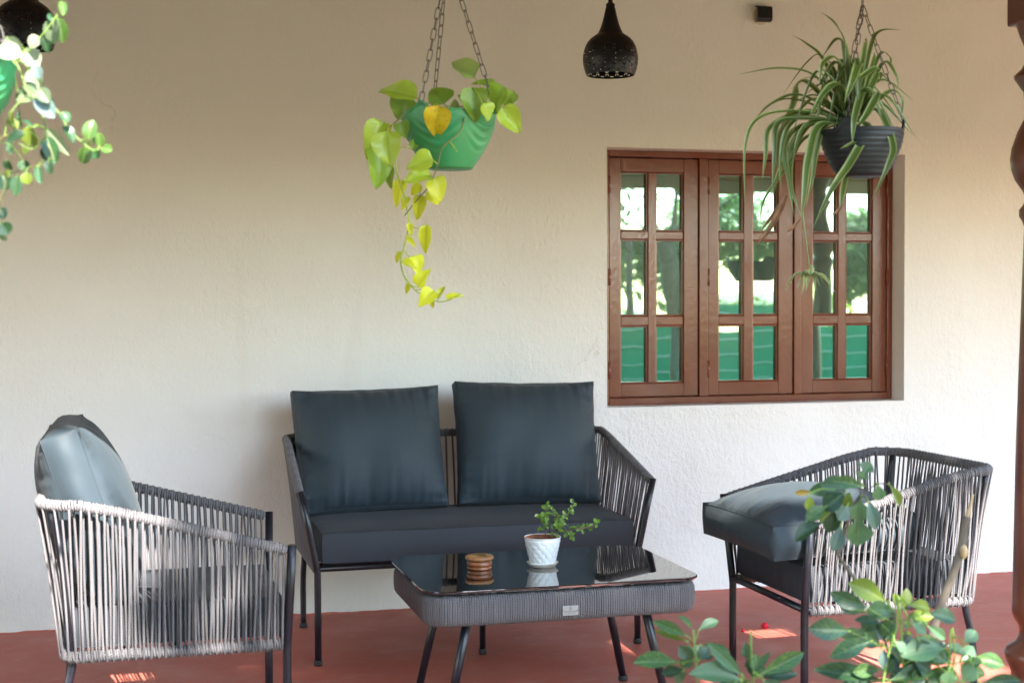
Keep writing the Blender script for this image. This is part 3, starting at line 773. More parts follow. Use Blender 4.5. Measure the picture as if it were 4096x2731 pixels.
def rope_seat(name, label, loc, rz, hw, cat, pairs_side, pairs_back, cross, seed, group=None, mid_leg=False):
    """u forward (+x), v left (+y); front posts at u = 0"""
    rr_ = random.Random(seed)
    t = thing(name, label, cat, loc, rz, group)
    ht = hw + 0.06                                # arm flares outwards
    DEP, ZR = 0.595, 0.345
    ZF, ZBk, DT = 0.612, 0.757, 0.655
    top, tn = rail(ht, ht - 0.012, DT, ZF, ZBk, 0.10)
    bot, bn = rail(hw, hw, DEP, ZR - 0.005, ZR - 0.005, 0.045)
    top[0] = top[0] + Vector((-0.004, 0, 0)); top[-1] = top[-1] + Vector((-0.004, 0, 0))
    ob('top_rail', MB().tube(top, 0.0105, 10), M_METAL, t)
    ob('seat_rail', MB().tube([(0, hw, ZR)] + bot[1:-1] + [(0, -hw, ZR)], 0.0105, 10), M_METAL, t)
    ob('front_rail', MB().tube([(0, hw - 0.005, ZR), (0, -hw + 0.005, ZR)], 0.0115, 10), M_METAL, t)
    for q in range(3 if hw < .5 else 5):
        u_ = -DEP * (q + 1) / (4 if hw < .5 else 6)
        ob('seat_slat', MB().tube([(u_, hw - .012, ZR - .002), (u_, -hw + .012, ZR - .002)], 0.008, 8), M_METAL, t)
    ob('rope_wrap', helix(MB(), [top[0].lerp(top[1], .2)] + top[1:-1] + [top[-1].lerp(top[-2], .2)], 0.0128, 0.0037, 0.0074), M_ROPE, t)
    ob('rope_wrap', helix(MB(), [bot[0].lerp(bot[1], .6)] + bot[1:-1] + [bot[-1].lerp(bot[-2], .6)], 0.0128, 0.0037, 0.0074), M_ROPE, t)
    for s_ in (1, -1):
        # front leg and arm post: one bent tube
        ob('front_leg', MB().tube([(0.0, s_ * hw, 0.012), (0.0, s_ * hw, 0.18), (0.0, s_ * hw, ZR - 0.016), (0.0008, s_ * (hw + 0.0025), ZR + 0.004), (0.002, s_ * (hw + 0.007), ZR + 0.026), (0.006, s_ * (hw + ht) / 2, (ZR + ZF) / 2 + .008), (0.010, s_ * ht, ZF + 0.014)], 0.0125, 12), M_METAL, t)
        ob('foot_cap', MB().lathe([(0.0, 0.0), (0.014, 0.0), (0.0155, 0.006), (0.0150, 0.016), (0.0126, 0.020)], 16, (0.0, s_ * hw, 0)), M_RUBBER, t)
        ob('rear_leg', MB().tube(spline([(-DEP - 0.012, s_ * (hw - 0.02), 0.012), (-DEP - 0.006, s_ * (hw - 0.02), 0.2), (-DEP + 0.022, s_ * (hw - 0.022), ZR), (-DEP + 0.005, s_ * (hw - 0.005), 0.55), (-DT + 0.035, s_ * (ht - 0.045), ZBk - 0.012)], 6), 0.0115, 12), M_METAL, t)
        ob('foot_cap', MB().lathe([(0.0, 0.0), (0.014, 0.0), (0.0155, 0.006), (0.0150, 0.016), (0.0120, 0.020)], 16, (-DEP - 0.012, s_ * (hw - 0.02), 0)), M_RUBBER, t)
    if mid_leg:
        for u_ in (0.0, -DEP):
            ob('middle_leg', MB().tube([(u_, 0, 0.012), (u_, 0, ZR)], 0.0115, 12), M_METAL, t)
            ob('foot_cap', MB().lathe([(0.0, 0.0), (0.014, 0.0), (0.0155, 0.006), (0.0150, 0.016), (0.0120, 0.020)], 16, (u_, 0, 0)), M_RUBBER, t)
    # vertical ropes: an outer and an inner strand at each station
    nt = len(top) - 1
    i_side, i_c, i_b = 26, 34, 58
    stations = []
    for q in range(pairs_side):
        stations.append((q + 0.55) / pairs_side * 26)
    for q in range(4): stations.append(26 + (q + 0.5) * 2)
    for q in range(pairs_back): stations.append(34 + (q + 0.5) / pairs_back * 24)
    stations += [nt - x for x in stations[:pairs_side + 4]][::-1]
    for si, st in enumerate(stations):
        step = 26 / pairs_side if (st < 26 or st > nt - 26) else 24 / pairs_back
        for lay in (1, -1):
            dz = rr_.uniform(-.08, .08)
            ta = (st + (0.26 * step if lay < 0 else 0) + dz * step * .5) / nt
            tb = (st + (0.26 * step if lay < 0 else 0) + (cross * (1 if lay > 0 else -1) + rr_.uniform(-.09, .09)) * step) / nt
            ta, tb = min(max(ta, 0.004), 0.996), min(max(tb, 0.006), 0.994)
            a, na = sample(top, tn, ta); b_, nb = sample(bot, bn, tb)
            offa, offb = 0.0125 * lay, 0.0125 * lay
            A = a + na * offa + Vector((0, 0, 0.006)); B = b_ + nb * offb - Vector((0, 0, 0.006))
            tang = Vector((-na.y, na.x, 0))
            bow = rr_.uniform(-.004, .004) * (1 + 1.2 * abs(cross)); bow2 = rr_.uniform(-.002, .004)
            pts = []
            for k in range(9):
                w_ = k / 8; s2 = sin(pi * w_)
                pinch = -0.35 * lay * 0.0125 * s2          # strands of a pair draw together half way
                pts.append(A.lerp(B, w_) + tang * bow * s2 + na * (pinch + bow2 * s2))
            pts = [a + na * offa * 0.25 + Vector((0, 0, 0.0155))] + pts + [b_ + nb * offb * .25 - Vector((0, 0, 0.0155))]
            ob('rope', MB().tube(pts, 0.0033, 6, False), M_ROPE, t)
    return t

SOFA_X, SOFA_Y = 1.2535, -0.823
sofa = rope_seat('rope_sofa', 'grey rope two-seat sofa on thin black legs against the white wall', (SOFA_X, SOFA_Y, 0), -pi / 2, 0.605, 'sofa', 24, 42, 0.10, 3, mid_leg=True)
chl = rope_seat('rope_armchair', 'grey rope armchair at the left, seen from its side, its cushion upright', (0.425, -1.615, 0), 0.0, 0.268, 'armchair', 28, 21, -0.20, 5, 'rope armchairs')
chr_ = rope_seat('rope_armchair', 'grey rope armchair at the right behind the shrub, a cushion lying flat on its seat', (2.005, -1.640, 0), pi, 0.268, 'armchair', 27, 22, 0.45, 7, 'rope armchairs')

def cushion(name, label, w_, h, gst, puff, seed, loc, rot, material, group=None, wr=0.006, nu=64, nv=56, crisp=2.2, pinch=0.034, gbul=0.22, puff2=None):
    """box cushion: panel in local x (width) and z (height), thickness along y, resting on z = 0"""
    def edge(u, v):
        x = u * w_ / 2 * (1 - pinch * (1 - v * v) * abs(u)); z = v * h / 2 * (1 - pinch * (1 - u * u) * abs(v))
        return x, z
    def bulge(u, v):
        return max(0, 1 - abs(u) ** crisp) ** 0.62 * max(0, 1 - abs(v) ** crisp) ** 0.62
    mb = MB()
    for side in (-1, 1):
        P = []
        for i in range(nu + 1):
            row = []
            u = -cos(pi * i / nu) * 0.5 + (i / nu * 2 - 1) * 0.5
            for j in range(nv + 1):
                v = -cos(pi * j / nv) * 0.5 + (j / nv * 2 - 1) * 0.5
                x, z = edge(u, v)
                B = bulge(u, v)
                y = gst / 2 + (puff if side < 0 or puff2 is None else puff2) * B
                du, dv = (1 - abs(u)) * w_ / 2, (1 - abs(v)) * h / 2
                # gathers that run off the seams
                k1 = noise.noise((x * 26, seed * 3.1 + side, seed)) ; k2 = noise.noise((z * 26, seed * 5.7 + side, seed + 9))
                k1 += 0.6 * noise.noise((x * 60, seed * 2.3 + side, z * 6)); k2 += 0.6 * noise.noise((z * 60, seed * 1.9 + side, x * 6))
                y += wr * 1.9 * (k1 * exp(-dv / 0.060) * min(1, dv / 0.014) + 0.7 * k2 * exp(-du / 0.045) * min(1, du / 0.014))
                y += wr * 1.5 * noise.noise((x * 5.0 + seed, z * 4.0, side * 2.0 + seed)) * B
                # soft long folds fanning down to the bottom seam
                y += wr * 0.5 * sin((x - 0.35 * z * sin(seed * 2)) * 34 + seed) * max(0, -v * 0.9 + 0.1) * B
                row.append((x, side * y, z + h / 2))
            P.append(row)
        if side < 0: mb.grid(P)
        else: mb.grid([r_[::-1] for r_ in P])
    def loop(side, off=0.0):
        L = []
        n_ = 40
        for i in range(n_): L.append((-1 + 2 * i / n_, -1))
        for i in range(n_): L.append((1, -1 + 2 * i / n_))
        for i in range(n_): L.append((1 - 2 * i / n_, 1))
        for i in range(n_): L.append((-1, 1 - 2 * i / n_))
        out_ = []
        for (u, v) in L:
            x, z = edge(u, v); out_.append(Vector((x, side * gst / 2, z + h / 2)))
        return out_
    la, lb = loop(-1), loop(1)
    P = []
    K = 6
    for k in range(K + 1):
        t = k / K; row = []
        for a, b_ in zip(la + la[:1], lb + lb[:1]):
            p = a.lerp(b_, t); c = Vector((0, 0, h / 2)); dd = (p - c); dd.y = 0
            bul = gbul * gst * sin(pi * t) * (1 - 0.9 * max(0, (max(abs(p.x) / (w_ / 2), 0) * abs(p.z - h / 2) / (h / 2))) ** 6)
            q = p + dd.normalized() * (bul + 0.0028 * noise.noise((p.x * 22, p.z * 22, seed + t * 2)) * sin(pi * t))
            row.append(q)
        P.append(row)
    mb.grid(P)
    o = ob(name, mb, material)
    bm = bmesh.new(); bm.from_mesh(o.data); bmesh.ops.remove_doubles(bm, verts=bm.verts, dist=0.0004); bmesh.ops.recalc_face_normals(bm, faces=bm.faces); bm.to_mesh(o.data); bm.free()
    autosmooth(o, 55)
    for L in (la, lb):
        ob('piping', MB().tube(L, 0.0014, 5, False, True), M_PIPING, o)
    o.location = loc; o.rotation_euler = rot
    return tag(o, label, 'cushion', group)
def lean(a): return a
# seat cushions (lying): local z becomes depth
def seat_cushion(name, label, w_, d_, th, loc, rz, group=None, seed=1):
    # panel lies flat: width along local x, depth along local z -> rotate -90 deg about x
    return cushion(name, label, w_, d_, th, 0.010, seed, loc, (-pi / 2, 0, rz), M_FABRIC2, group, wr=0.0022, crisp=6.0, pinch=0.004, gbul=0.08)
seat_cushion('seat_cushion', 'long flat charcoal seat cushion on the two-seat sofa', 1.175, 0.575, 0.105, (SOFA_X, SOFA_Y - 0.005, 0.417), 0.0, seed=1)
seat_cushion('seat_cushion', 'flat charcoal seat cushion inside the left armchair', 0.515, 0.555, 0.105, (0.425 - 0.012, -1.615, 0.417), pi / 2, seed=2)
seat_cushion('seat_cushion', 'flat charcoal seat cushion of the right armchair, under the big loose cushion', 0.515, 0.555, 0.105, (2.005 + 0.012, -1.640, 0.417), -pi / 2, seed=3)
# back cushions
cushion('back_cushion', 'puffy slate blue back cushion at the left end of the sofa', 0.585, 0.485, 0.060, 0.098, 4.3, (0.925, -0.405, 0.482), (radians(-17), radians(-1.0), radians(1.5)), M_FABRIC, wr=0.013, pinch=0.055)
cushion('back_cushion', 'puffy slate blue back cushion at the right end of the sofa, beside the window', 0.585, 0.497, 0.060, 0.098, 7.7, (1.558, -0.395, 0.484), (radians(-17), radians(1.0), radians(-2)), M_FABRIC, wr=0.012, pinch=0.055)
cushion('back_cushion', 'slate blue cushion leaning upright in the left armchair, partly in sunshine', 0.520, 0.485, 0.100, 0.080, 2.6, (-0.030, -1.605, 0.480), (radians(-18), radians(0), radians(90)), M_FABRIC, wr=0.0065, gbul=0.30, pinch=0.03)
cushion('back_cushion', 'thick slate cushion lying flat on the right armchair and overhanging its front', 0.550, 0.50, 0.104, 0.088, 9.1, (1.898, -1.640, 0.554), (radians(-90 + 2), 0, radians(-90)), M_FABRIC, crisp=2.0, wr=0.008, gbul=0.30, puff2=0.014, pinch=0.045)

# ================================================================== coffee table
TX, TY = 1.270, -1.522
HX, HY, RC = 0.438, 0.308, 0.075
table = thing('coffee_table', 'low rope-wrapped coffee table with a black glass top and splayed legs', 'table', (TX, TY, 0))
def rrect(hx, hy, rc, n=8, step=None):
    out_ = []; nn = []
    for (cx, cy_, a0) in ((hx - rc, hy - rc, 0), (-hx + rc, hy - rc, pi / 2), (-hx + rc, -hy + rc, pi), (hx - rc, -hy + rc, 3 * pi / 2)):
        for i in range(n + 1):
            a = a0 + pi / 2 * i / n
            out_.append((cx + rc * cos(a), cy_ + rc * sin(a))); nn.append((cos(a), sin(a)))
    return out_, nn
o2, _ = rrect(HX, HY, RC, 10)
mb = MB()
lay = [(0.439, -0.0025), (0.4405, -0.0008), (0.4455, -0.0), (0.4472, -0.0008), (0.4480, -0.0028)]
n2 = len(o2)
for (z, off) in lay:
    q, _ = rrect(HX + off, HY + off, RC + off, 10)
    mb.v += [(x, y, z) for x, y in q]
for i in range(len(lay) - 1):
    for k in range(n2):
        k2 = (k + 1) % n2
        mb.quad((i * n2 + k, i * n2 + k2, (i + 1) * n2 + k2, (i + 1) * n2 + k))
mb.quad(list(range(n2))[::-1]); mb.quad([(len(lay) - 1) * n2 + k for k in range(n2)])
gt = ob('glass_top', mb, M_TABLEGLASS, table, False)
# rope apron: strands laid side by side round a core
core = MB()
for z, off in ((0.348, -0.020), (0.341, -0.030), (0.341, -0.06), (0.425, -0.06), (0.425, -0.03), (0.418, -0.020)):
    q, _ = rrect(HX + off - .004, HY + off - .004, RC, 10); core.v += [(x, y, z) for x, y in q]
for i in range(6):
    for k in range(n2):
        k2 = (k + 1) % n2
        core.quad((((i) % 6) * n2 + k, ((i) % 6) * n2 + k2, ((i + 1) % 6) * n2 + k2, ((i + 1) % 6) * n2 + k))
ob('apron_core', core, M_RUBBER, table, False)
# path
ap, an = rrect(HX - 0.012, HY - 0.012, RC - .005, 10)
per = [0.0]
for i in range(len(ap)):
    a, b_ = ap[i], ap[(i + 1) % len(ap)]
    per.append(per[-1] + math.hypot(a[0] - b_[0], a[1] - b_[1]))
NSTR = int(per[-1] / 0.0073)
strand = MB()
prof = [(-0.030, 0.4265), (-0.012, 0.4270), (-0.003, 0.4225), (0.002, 0.412), (0.0035, 0.39), (0.003, 0.37), (0.001, 0.354), (-0.004, 0.345), (-0.014, 0.3405), (-0.032, 0.3405)]
strand.tube([(0.0, a, z) for a, z in prof], 0.00385, 6, False)
ST_ME = strand.mesh('rope_strand', M_ROPE)
rest = []
allp = []
for i in range(NSTR):
    s_ = per[-1] * i / NSTR
    j = max(k for k in range(len(ap)) if per[k] <= s_ + 1e-9)
    f = (s_ - per[j]) / max(1e-9, per[j + 1] - per[j])
    a, b_ = ap[j], ap[(j + 1) % len(ap)]; na, nb = an[j], an[(j + 1) % len(an)]
    x, y = a[0] + (b_[0] - a[0]) * f, a[1] + (b_[1] - a[1]) * f
    nx, ny = na[0] + (nb[0] - na[0]) * f, na[1] + (nb[1] - na[1]) * f
    allp.append((y, x, math.atan2(ny, nx) - pi / 2))
order = sorted(range(NSTR), key=lambda i: allp[i][0])
for q, i in enumerate(order):
    y, x, ang = allp[i]
    M4 = Matrix.Translation((x, y, R.uniform(-.0006, .0006))) @ Matrix.Rotation(ang + R.uniform(-.03, .03), 4, 'Z')
    if q < 300:
        o = link('rope_strand', ST_ME, table); o.matrix_basis = M4
    else:
        rest.append(M4)
if rest:
    mb = MB()
    for M4 in rest:
        b = len(mb.v)
        mb.v += [tuple(M4 @ Vector(v)) for v in strand.v]
        for f, u in zip(strand.f, strand.uv): mb.quad([b + i for i in f], u)
    o = ob('rope_strand_rest', mb, M_ROPE, table); o.name = 'far_rope_side'; o['kind'] = 'stuff'
for sx in (-1, 1):
    for sy in (-1, 1):
        ob('leg', MB().tube([(sx * 0.357, sy * 0.213, 0.012), (sx * 0.268, sy * 0.19, 0.415)], [0.0125, 0.0155], 14), M_METAL, table)
        ob('foot_cap', MB().lathe([(0.0, 0.0), (0.0145, 0.0), (0.016, 0.006), (0.0155, 0.016), (0.0126, 0.020)], 16, (sx * 0.357, sy * 0.213, 0)), M_RUBBER, table)
for px in (-0.36, -0.2, 0.05, 0.2, 0.36):
    for sy in (-1, 1):
        ob('glass_pad', MB().box(px - .012, px + .012, sy * (HY - .05) - .012, sy * (HY - .05) + .012, 0.4295, 0.4388), M_RUBBER, table, False)
# maker's plate on the front of the apron
PXc, PZc, PY = 0.006, 0.371, -(HY - 0.012) - 0.0085
plate = ob('name_plate', MB().box(PXc - 0.025, PXc + 0.025, PY - 0.0012, PY, PZc - 0.0145, PZc + 0.0145, .0005), M_STEEL, table, False)
for sx in (-1, 1):
    ob('rivet', MB().lathe([(0.0028, 0.0), (0.0024, 0.001), (0.001, 0.0016), (0.0, 0.0017)], 10), M_STEEL, plate).matrix_basis = Matrix.Translation((PXc + sx * 0.0222, PY - 0.0012, PZc + 0.001)) @ Matrix.Rotation(pi / 2, 4, 'X')
def text(body, size, x, z, name, wid):
    cu = bpy.data.curves.new(name, 'FONT'); cu.body = body; cu.size = size; cu.align_x = 'CENTER'; cu.align_y = 'CENTER'; cu.extrude = 0.0001
    tmp = bpy.data.objects.new('tmp_text', cu); col.objects.link(tmp)
    bpy.context.view_layer.update()
    me = bpy.data.meshes.new_from_object(tmp.evaluated_get(bpy.context.evaluated_depsgraph_get()))
    bpy.data.objects.remove(tmp); bpy.data.curves.remove(cu)
    xs = [v.co.x for v in me.vertices]; k = wid / (max(xs) - min(xs))
    me.materials.clear(); me.materials.append(M_INK)
    o = link(name, me, plate); o.matrix_basis = Matrix.Translation((x, PY - 0.0014, z)) @ Matrix.Rotation(pi / 2, 4, 'X') @ Matrix.Diagonal((k, 1.0, 1, 1))
    return o
text('OUTADORE SPACE', 0.0068, PXc, PZc - 0.0035, 'lettering', 0.0415)
text('www.outadorespace.com', 0.0036, PXc, PZc - 0.0092, 'lettering', 0.034)
lg = MB()
lg.tube([(PXc + 0.0048 * cos(a * pi / 10), PY - 0.0014, PZc + 0.0068 + 0.0048 * sin(a * pi / 10)) for a in range(20)], 0.00035, 4, False, True)
lg.tube([(PXc, PY - 0.0014, PZc + 0.0125), (PXc, PY - 0.0014, PZc + 0.001)], 0.00035, 4)
lg.tube([(PXc - .0034, PY - 0.0014, PZc + 0.0036), (PXc, PY - 0.0014, PZc + 0.0108), (PXc + .0034, PY - 0.0014, PZc + 0.0036)], 0.00045, 4)
ob('emblem', lg, M_INK, plate)

# ================================================================== things on the table
TZ = 0.4484
ash = thing('ashtray', 'turned reddish brown wooden ashtray with a brass leaf-shaped inlay on the glass table', 'ashtray', (1.075, -1.504, TZ))
ob('wooden_body', MB().lathe([(0.0, 0.0), (0.037, 0.0), (0.0392, 0.003), (0.0385, 0.006), (0.0365, 0.0078), (0.0395, 0.012), (0.0412, 0.017), (0.0405, 0.022), (0.037, 0.0268), (0.0362, 0.0285)], 48), M_WOOD, ash)
lid = ob('wooden_lid', MB().lathe([(0.0362, 0.0285), (0.042, 0.0295), (0.0452, 0.0325), (0.0458, 0.036), (0.0448, 0.040), (0.042, 0.0422), (0.024, 0.0428), (0.0235, 0.0426), (0.021, 0.036), (0.014, 0.030), (0.0, 0.028)], 48), M_WOODTOP, ash)
ob('brass_bowl', MB().lathe([(0.0245, 0.0433), (0.0232, 0.0435), (0.0212, 0.0368), (0.0142, 0.0308), (0.0, 0.0288)], 40), M_BRASS, ash)
inl = MB(); b = 0
ang0 = radians(205)
leafp = [(0.020, 0.012), (0.024, 0.0145), (0.029, 0.012), (0.031, 0.0065), (0.035, 0.0062), (0.037, 0.002), (0.0425, 0.0012)]
ring = leafp + [(a, -c) for a, c in leafp[::-1]]
for z in (0.0424, 0.0437):
    for a, c in ring: inl.v.append((a * cos(ang0) - c * sin(ang0), a * sin(ang0) + c * cos(ang0), z))
nr_ = len(ring)
inl.quad([nr_ + i for i in range(nr_)])
for i in range(nr_): inl.quad((i, (i + 1) % nr_, nr_ + (i + 1) % nr_, nr_ + i))
ob('brass_inlay', inl, M_BRASS, ash, False)
for a0 in (radians(20), radians(-60)):
    nb = MB(); nb.tube([(0.022 * cos(a0), 0.022 * sin(a0), 0.0426), (0.0425 * cos(a0), 0.0425 * sin(a0), 0.0426)], 0.0016, 6); ob('cigarette_groove', nb, M_BRASS, ash)

PX_, PY_ = 1.280, -1.517
sau = thing('saucer', 'small white plastic saucer under the white flowerpot', 'saucer', (PX_, PY_, TZ))
ob('dish', MB().lathe([(0.0, 0.0), (0.039, 0.0), (0.041, 0.0015), (0.0445, 0.007), (0.0505, 0.0125), (0.0508, 0.0138), (0.0490, 0.0140), (0.043, 0.0085), (0.039, 0.0035), (0.0, 0.0032)], 56), M_SAUCER, sau)
pot = thing('flowerpot', 'white ceramic flowerpot with a raised scale pattern on the glass table', 'flowerpot', (PX_, PY_, TZ + 0.0036))
pot.scale = (1.05, 1.05, 1.05)
def scales(r, z, a, i):
    if z > 0.082 or z < 0.004: return r, z
    rows = 0.0135; row = z / rows; ri = math.floor(row); best = 0
    nsc = 13
    for rj in (ri - 1, ri, ri + 1):
        ph = 0.5 * (rj % 2)
        u = a / (2 * pi) * nsc - ph; k = round(u)
        du = (u - k) / 0.56; dv = (row - rj - 0.62) / 0.92
        q = 1 - du * du - dv * dv
        if q > 0: best = max(best, sqrt(q) * (0.75 + 0.25 * (-dv)))
    return r + 0.0042 * best * min(1, (0.082 - z) / 0.004), z
profp = [(0.0, 0.0), (0.034, 0.0)] + [(0.0345 + (0.0535 - 0.0345) * (i / 54) ** 0.9, 0.001 + 0.0815 * i / 54) for i in range(55)] + [(0.0562, 0.0835), (0.0572, 0.0855), (0.0565, 0.0875), (0.0545, 0.0875), (0.0525, 0.085)]
ob('pot_body', MB().lathe(profp, 156, fn=scales), M_CERAMIC, pot)
ob('pot_lining', MB().lathe([(0.0526, 0.0855), (0.0505, 0.078), (0.047, 0.066), (0.046, 0.060)], 56), M_POTIN, pot)
ob('soil', MB().lathe([(0.0464, 0.0615), (0.035, 0.063), (0.015, 0.0645), (0.0, 0.065)], 40, fn=lambda r, z, a, i: (r, z + 0.0025 * noise.noise((r * 90 * cos(a), r * 90 * sin(a), 1)))), M_SOIL, pot)

# ------------------------------------------------------------------ leaves
def leaf_mesh(name, outline, material, curl=0.25, fold=0.12, nseg=10, thick=0.0, wave=0.0, seed=0):
    """unit leaf: stalk end at the origin, tip at y = 1, outline(t) = half width (0..0.5); normal +z"""
    P = []
    for i in range(nseg + 1):
        t = i / nseg
        hw = outline(t)
        row = []
        for j in range(7):
            s_ = (j - 3) / 3
            x = s_ * hw
            z = fold * abs(x) * 1.2 - curl * t * t + wave * sin(t * 9 + seed + s_ * 2) * abs(s_)
            row.append((x, t - curl * 0.18 * t ** 3 * 0, z))
        P.append(row)
    mb = MB(); mb.grid(P, lambda i, j: (0.5 + P[i][j][0] * 1.0, i / nseg))
    return mb.mesh(name, material)
def o_heart(t): return 0.5 * max(0.003, (sin(pi * min(1.0, t) ** 0.56)) ** 0.62 * (1 - 0.35 * max(0, t - 0.6)) if t < 1 else 0.0)
def o_oval(t): return 0.5 * max(0.004, (4 * t * (1 - t)) ** 0.55)
def o_obov(t): return 0.5 * max(0.006, (sin(pi * min(1, t) ** 1.35)) ** 0.85 if t < 1 else 0.0)
def o_round(t): return 0.5 * max(0.01, (4 * t * (1 - t)) ** 0.42)
def o_lobe(t):
    b_ = (sin(pi * t ** 1.2)) ** 0.8 if 0 < t < 1 else 0
    l_ = 0.62 + 0.38 * cos(2 * pi * (t * 2.4 - 0.72)) if t < 0.72 else 1
    return 0.5 * max(0.006, b_ * l_)
LEAFCACHE = {}
def place_leaf(parent, origin, base, tip, width, material, key, outline, toward=(-0.26, -0.96, 0.25), upw=0.5, rr_=R, **kw):
    B, T = Vector(base), Vector(tip)
    d_ = T - B; L = d_.length
    y = d_.normalized()
    n_ = Vector(toward) + Vector((0, 0, upw)) + Vector((rr_.gauss(0, .25), rr_.gauss(0, .25), rr_.gauss(0, .25)))
    n_ = (n_ - y * n_.dot(y)).normalized()
    x = y.cross(n_)
    var = rr_.randrange(3)
    ck = (key, material.name, var)
    if ck not in LEAFCACHE:
        kk = dict(kw); kk['curl'] = kw.get('curl', 0.2) * (0.4 + 0.6 * var); kk['seed'] = var * 2.1
        LEAFCACHE[ck] = leaf_mesh('leaf', outline, material, **kk)
    o = link('leaf', LEAFCACHE[ck], parent)
    M4 = Matrix.Identity(4)
    for i in range(3):
        M4[i][0] = x[i] * width; M4[i][1] = y[i] * L; M4[i][2] = n_[i] * L; M4[i][3] = B[i] - origin[i]
    o.matrix_basis = M4
    return o
def stems(parent, origin, table_, mats, name='stem', sides=7, taper=0.6, n=6):
    for pts, r_, m_ in table_:
        P = spline(pts, n)
        ob(name, MB().tube(P, [r_ * (1 - (1 - taper) * i / (len(P) - 1)) for i in range(len(P))], sides), mats[m_], parent, True, origin)
def strip(parent, origin, pts, hw, material, name='leaf', fold=0.35, n=7, toward=Vector((-0.26, -0.96, 0.2))):
    P = spline(pts, n); N_ = len(P); rows = []
    for i, p in enumerate(P):
        t = i / (N_ - 1)
        tg = (P[min(i + 1, N_ - 1)] - P[max(i - 1, 0)]).normalized()
        out_ = Vector((0, 0, 1)) * 0.7 + toward * 0.8
        nn = (out_ - tg * out_.dot(tg)); nn = nn.normalized() if nn.length > 1e-4 else Vector((1, 0, 0))
        bb = tg.cross(nn)
        w_ = hw * min(1, 0.55 + t * 2.2) * (1 if t < 0.45 else max(0.03, 1 - ((t - 0.45) / 0.55) ** 1.7))
        rows.append([p + bb * w_ * s_ + nn * (abs(s_) * w_ * fold) for s_ in (-1, -0.5, 0, 0.5, 1)])
    mb = MB(); mb.grid(rows, lambda i, j: (j / 4, i / (N_ - 1)))
    return ob(name, mb, material, parent, True, origin)

def petioles(parent, origin, stem_tab, leaf_tab, material, r_, limit=0.12):
    """short stalk from each leaf base to the nearest point of a stem"""
    S = [q for pts, _, _ in stem_tab for q in spline(pts, 10)]
    for row in leaf_tab:
        B_ = Vector(row[0]); q = min(S, key=lambda a: (a - B_).length); d_ = (q - B_).length
        if 0.006 < d_ < limit:
            y = (Vector(row[1]) - B_).normalized()
            ob('petiole', MB().tube(spline([q, q.lerp(B_, 0.6) + Vector((0, 0, 0.12 * d_)), B_, B_ + y * 0.006], 4), r_, 5, False), material, parent, True, origin)
POTHOS_LEAVES = [((0.701, -2.398, 1.8), (0.608, -2.37, 1.831), 0.049, 'lit'),
 ((0.684, -2.352, 1.809), (0.661, -2.341, 1.752), 0.052, 'mid'),
 ((0.708, -2.297, 1.785), (0.694, -2.287, 1.818), 0.024, 'mid'),
 ((0.738, -2.482, 1.773), (0.731, -2.464, 1.693), 0.049, 'dead'),
 ((0.787, -2.318, 1.799), (0.76, -2.304, 1.849), 0.053, 'mid'),
 ((0.858, -2.356, 1.864), (0.806, -2.325, 1.911), 0.055, 'pale'),
 ((0.912, -2.32, 1.84), (0.874, -2.325, 1.869), 0.038, 'mid'),
 ((0.828, -2.453, 1.823), (0.834, -2.463, 1.738), 0.057, 'mid'),
 ((0.918, -2.436, 1.828), (0.878, -2.41, 1.775), 0.052, 'mid'),
 ((0.964, -2.344, 1.833), (0.942, -2.338, 1.797), 0.028, 'mid'),
 ((0.9, -2.453, 1.776), (0.952, -2.453, 1.715), 0.054, 'lit'),
 ((0.628, -2.349, 1.744), (0.576, -2.365, 1.662), 0.049, 'lit'),
 ((0.619, -2.431, 1.712), (0.623, -2.44, 1.627), 0.063, 'lit'),
 ((0.602, -2.354, 1.679), (0.615, -2.38, 1.586), 0.063, 'mid'),
 ((0.644, -2.336, 1.638), (0.638, -2.337, 1.583), 0.027, 'mid'),
 ((0.723, -2.482, 1.639), (0.658, -2.465, 1.627), 0.052, 'lit'),
 ((0.728, -2.432, 1.605), (0.659, -2.438, 1.593), 0.047, 'lit'),
 ((0.725, -2.453, 1.595), (0.75, -2.472, 1.553), 0.044, 'yel'),
 ((0.673, -2.366, 1.596), (0.643, -2.37, 1.543), 0.029, 'yel'),
 ((0.718, -2.42, 1.566), (0.755, -2.422, 1.542), 0.033, 'yel'),
 ((0.704, -2.406, 1.562), (0.7, -2.4, 1.498), 0.027, 'yel'),
 ((0.678, -2.402, 1.49), (0.682, -2.412, 1.459), 0.013, 'yel'),
 ((0.721, -2.413, 1.488), (0.715, -2.404, 1.414), 0.024, 'yel'),
 ((0.687, -2.406, 1.409), (0.703, -2.423, 1.371), 0.034, 'yel'),
 ((0.655, -2.419, 1.395), (0.692, -2.428, 1.38), 0.018, 'yel'),
 ((0.699, -2.412, 1.333), (0.721, -2.431, 1.378), 0.029, 'yel'),
 ((0.732, -2.442, 1.323), (0.692, -2.45, 1.29), 0.032, 'yel'),
 ((0.747, -2.415, 1.303), (0.762, -2.411, 1.342), 0.016, 'yel'),
 ((0.766, -2.431, 1.302), (0.8, -2.449, 1.319), 0.017, 'yel')]
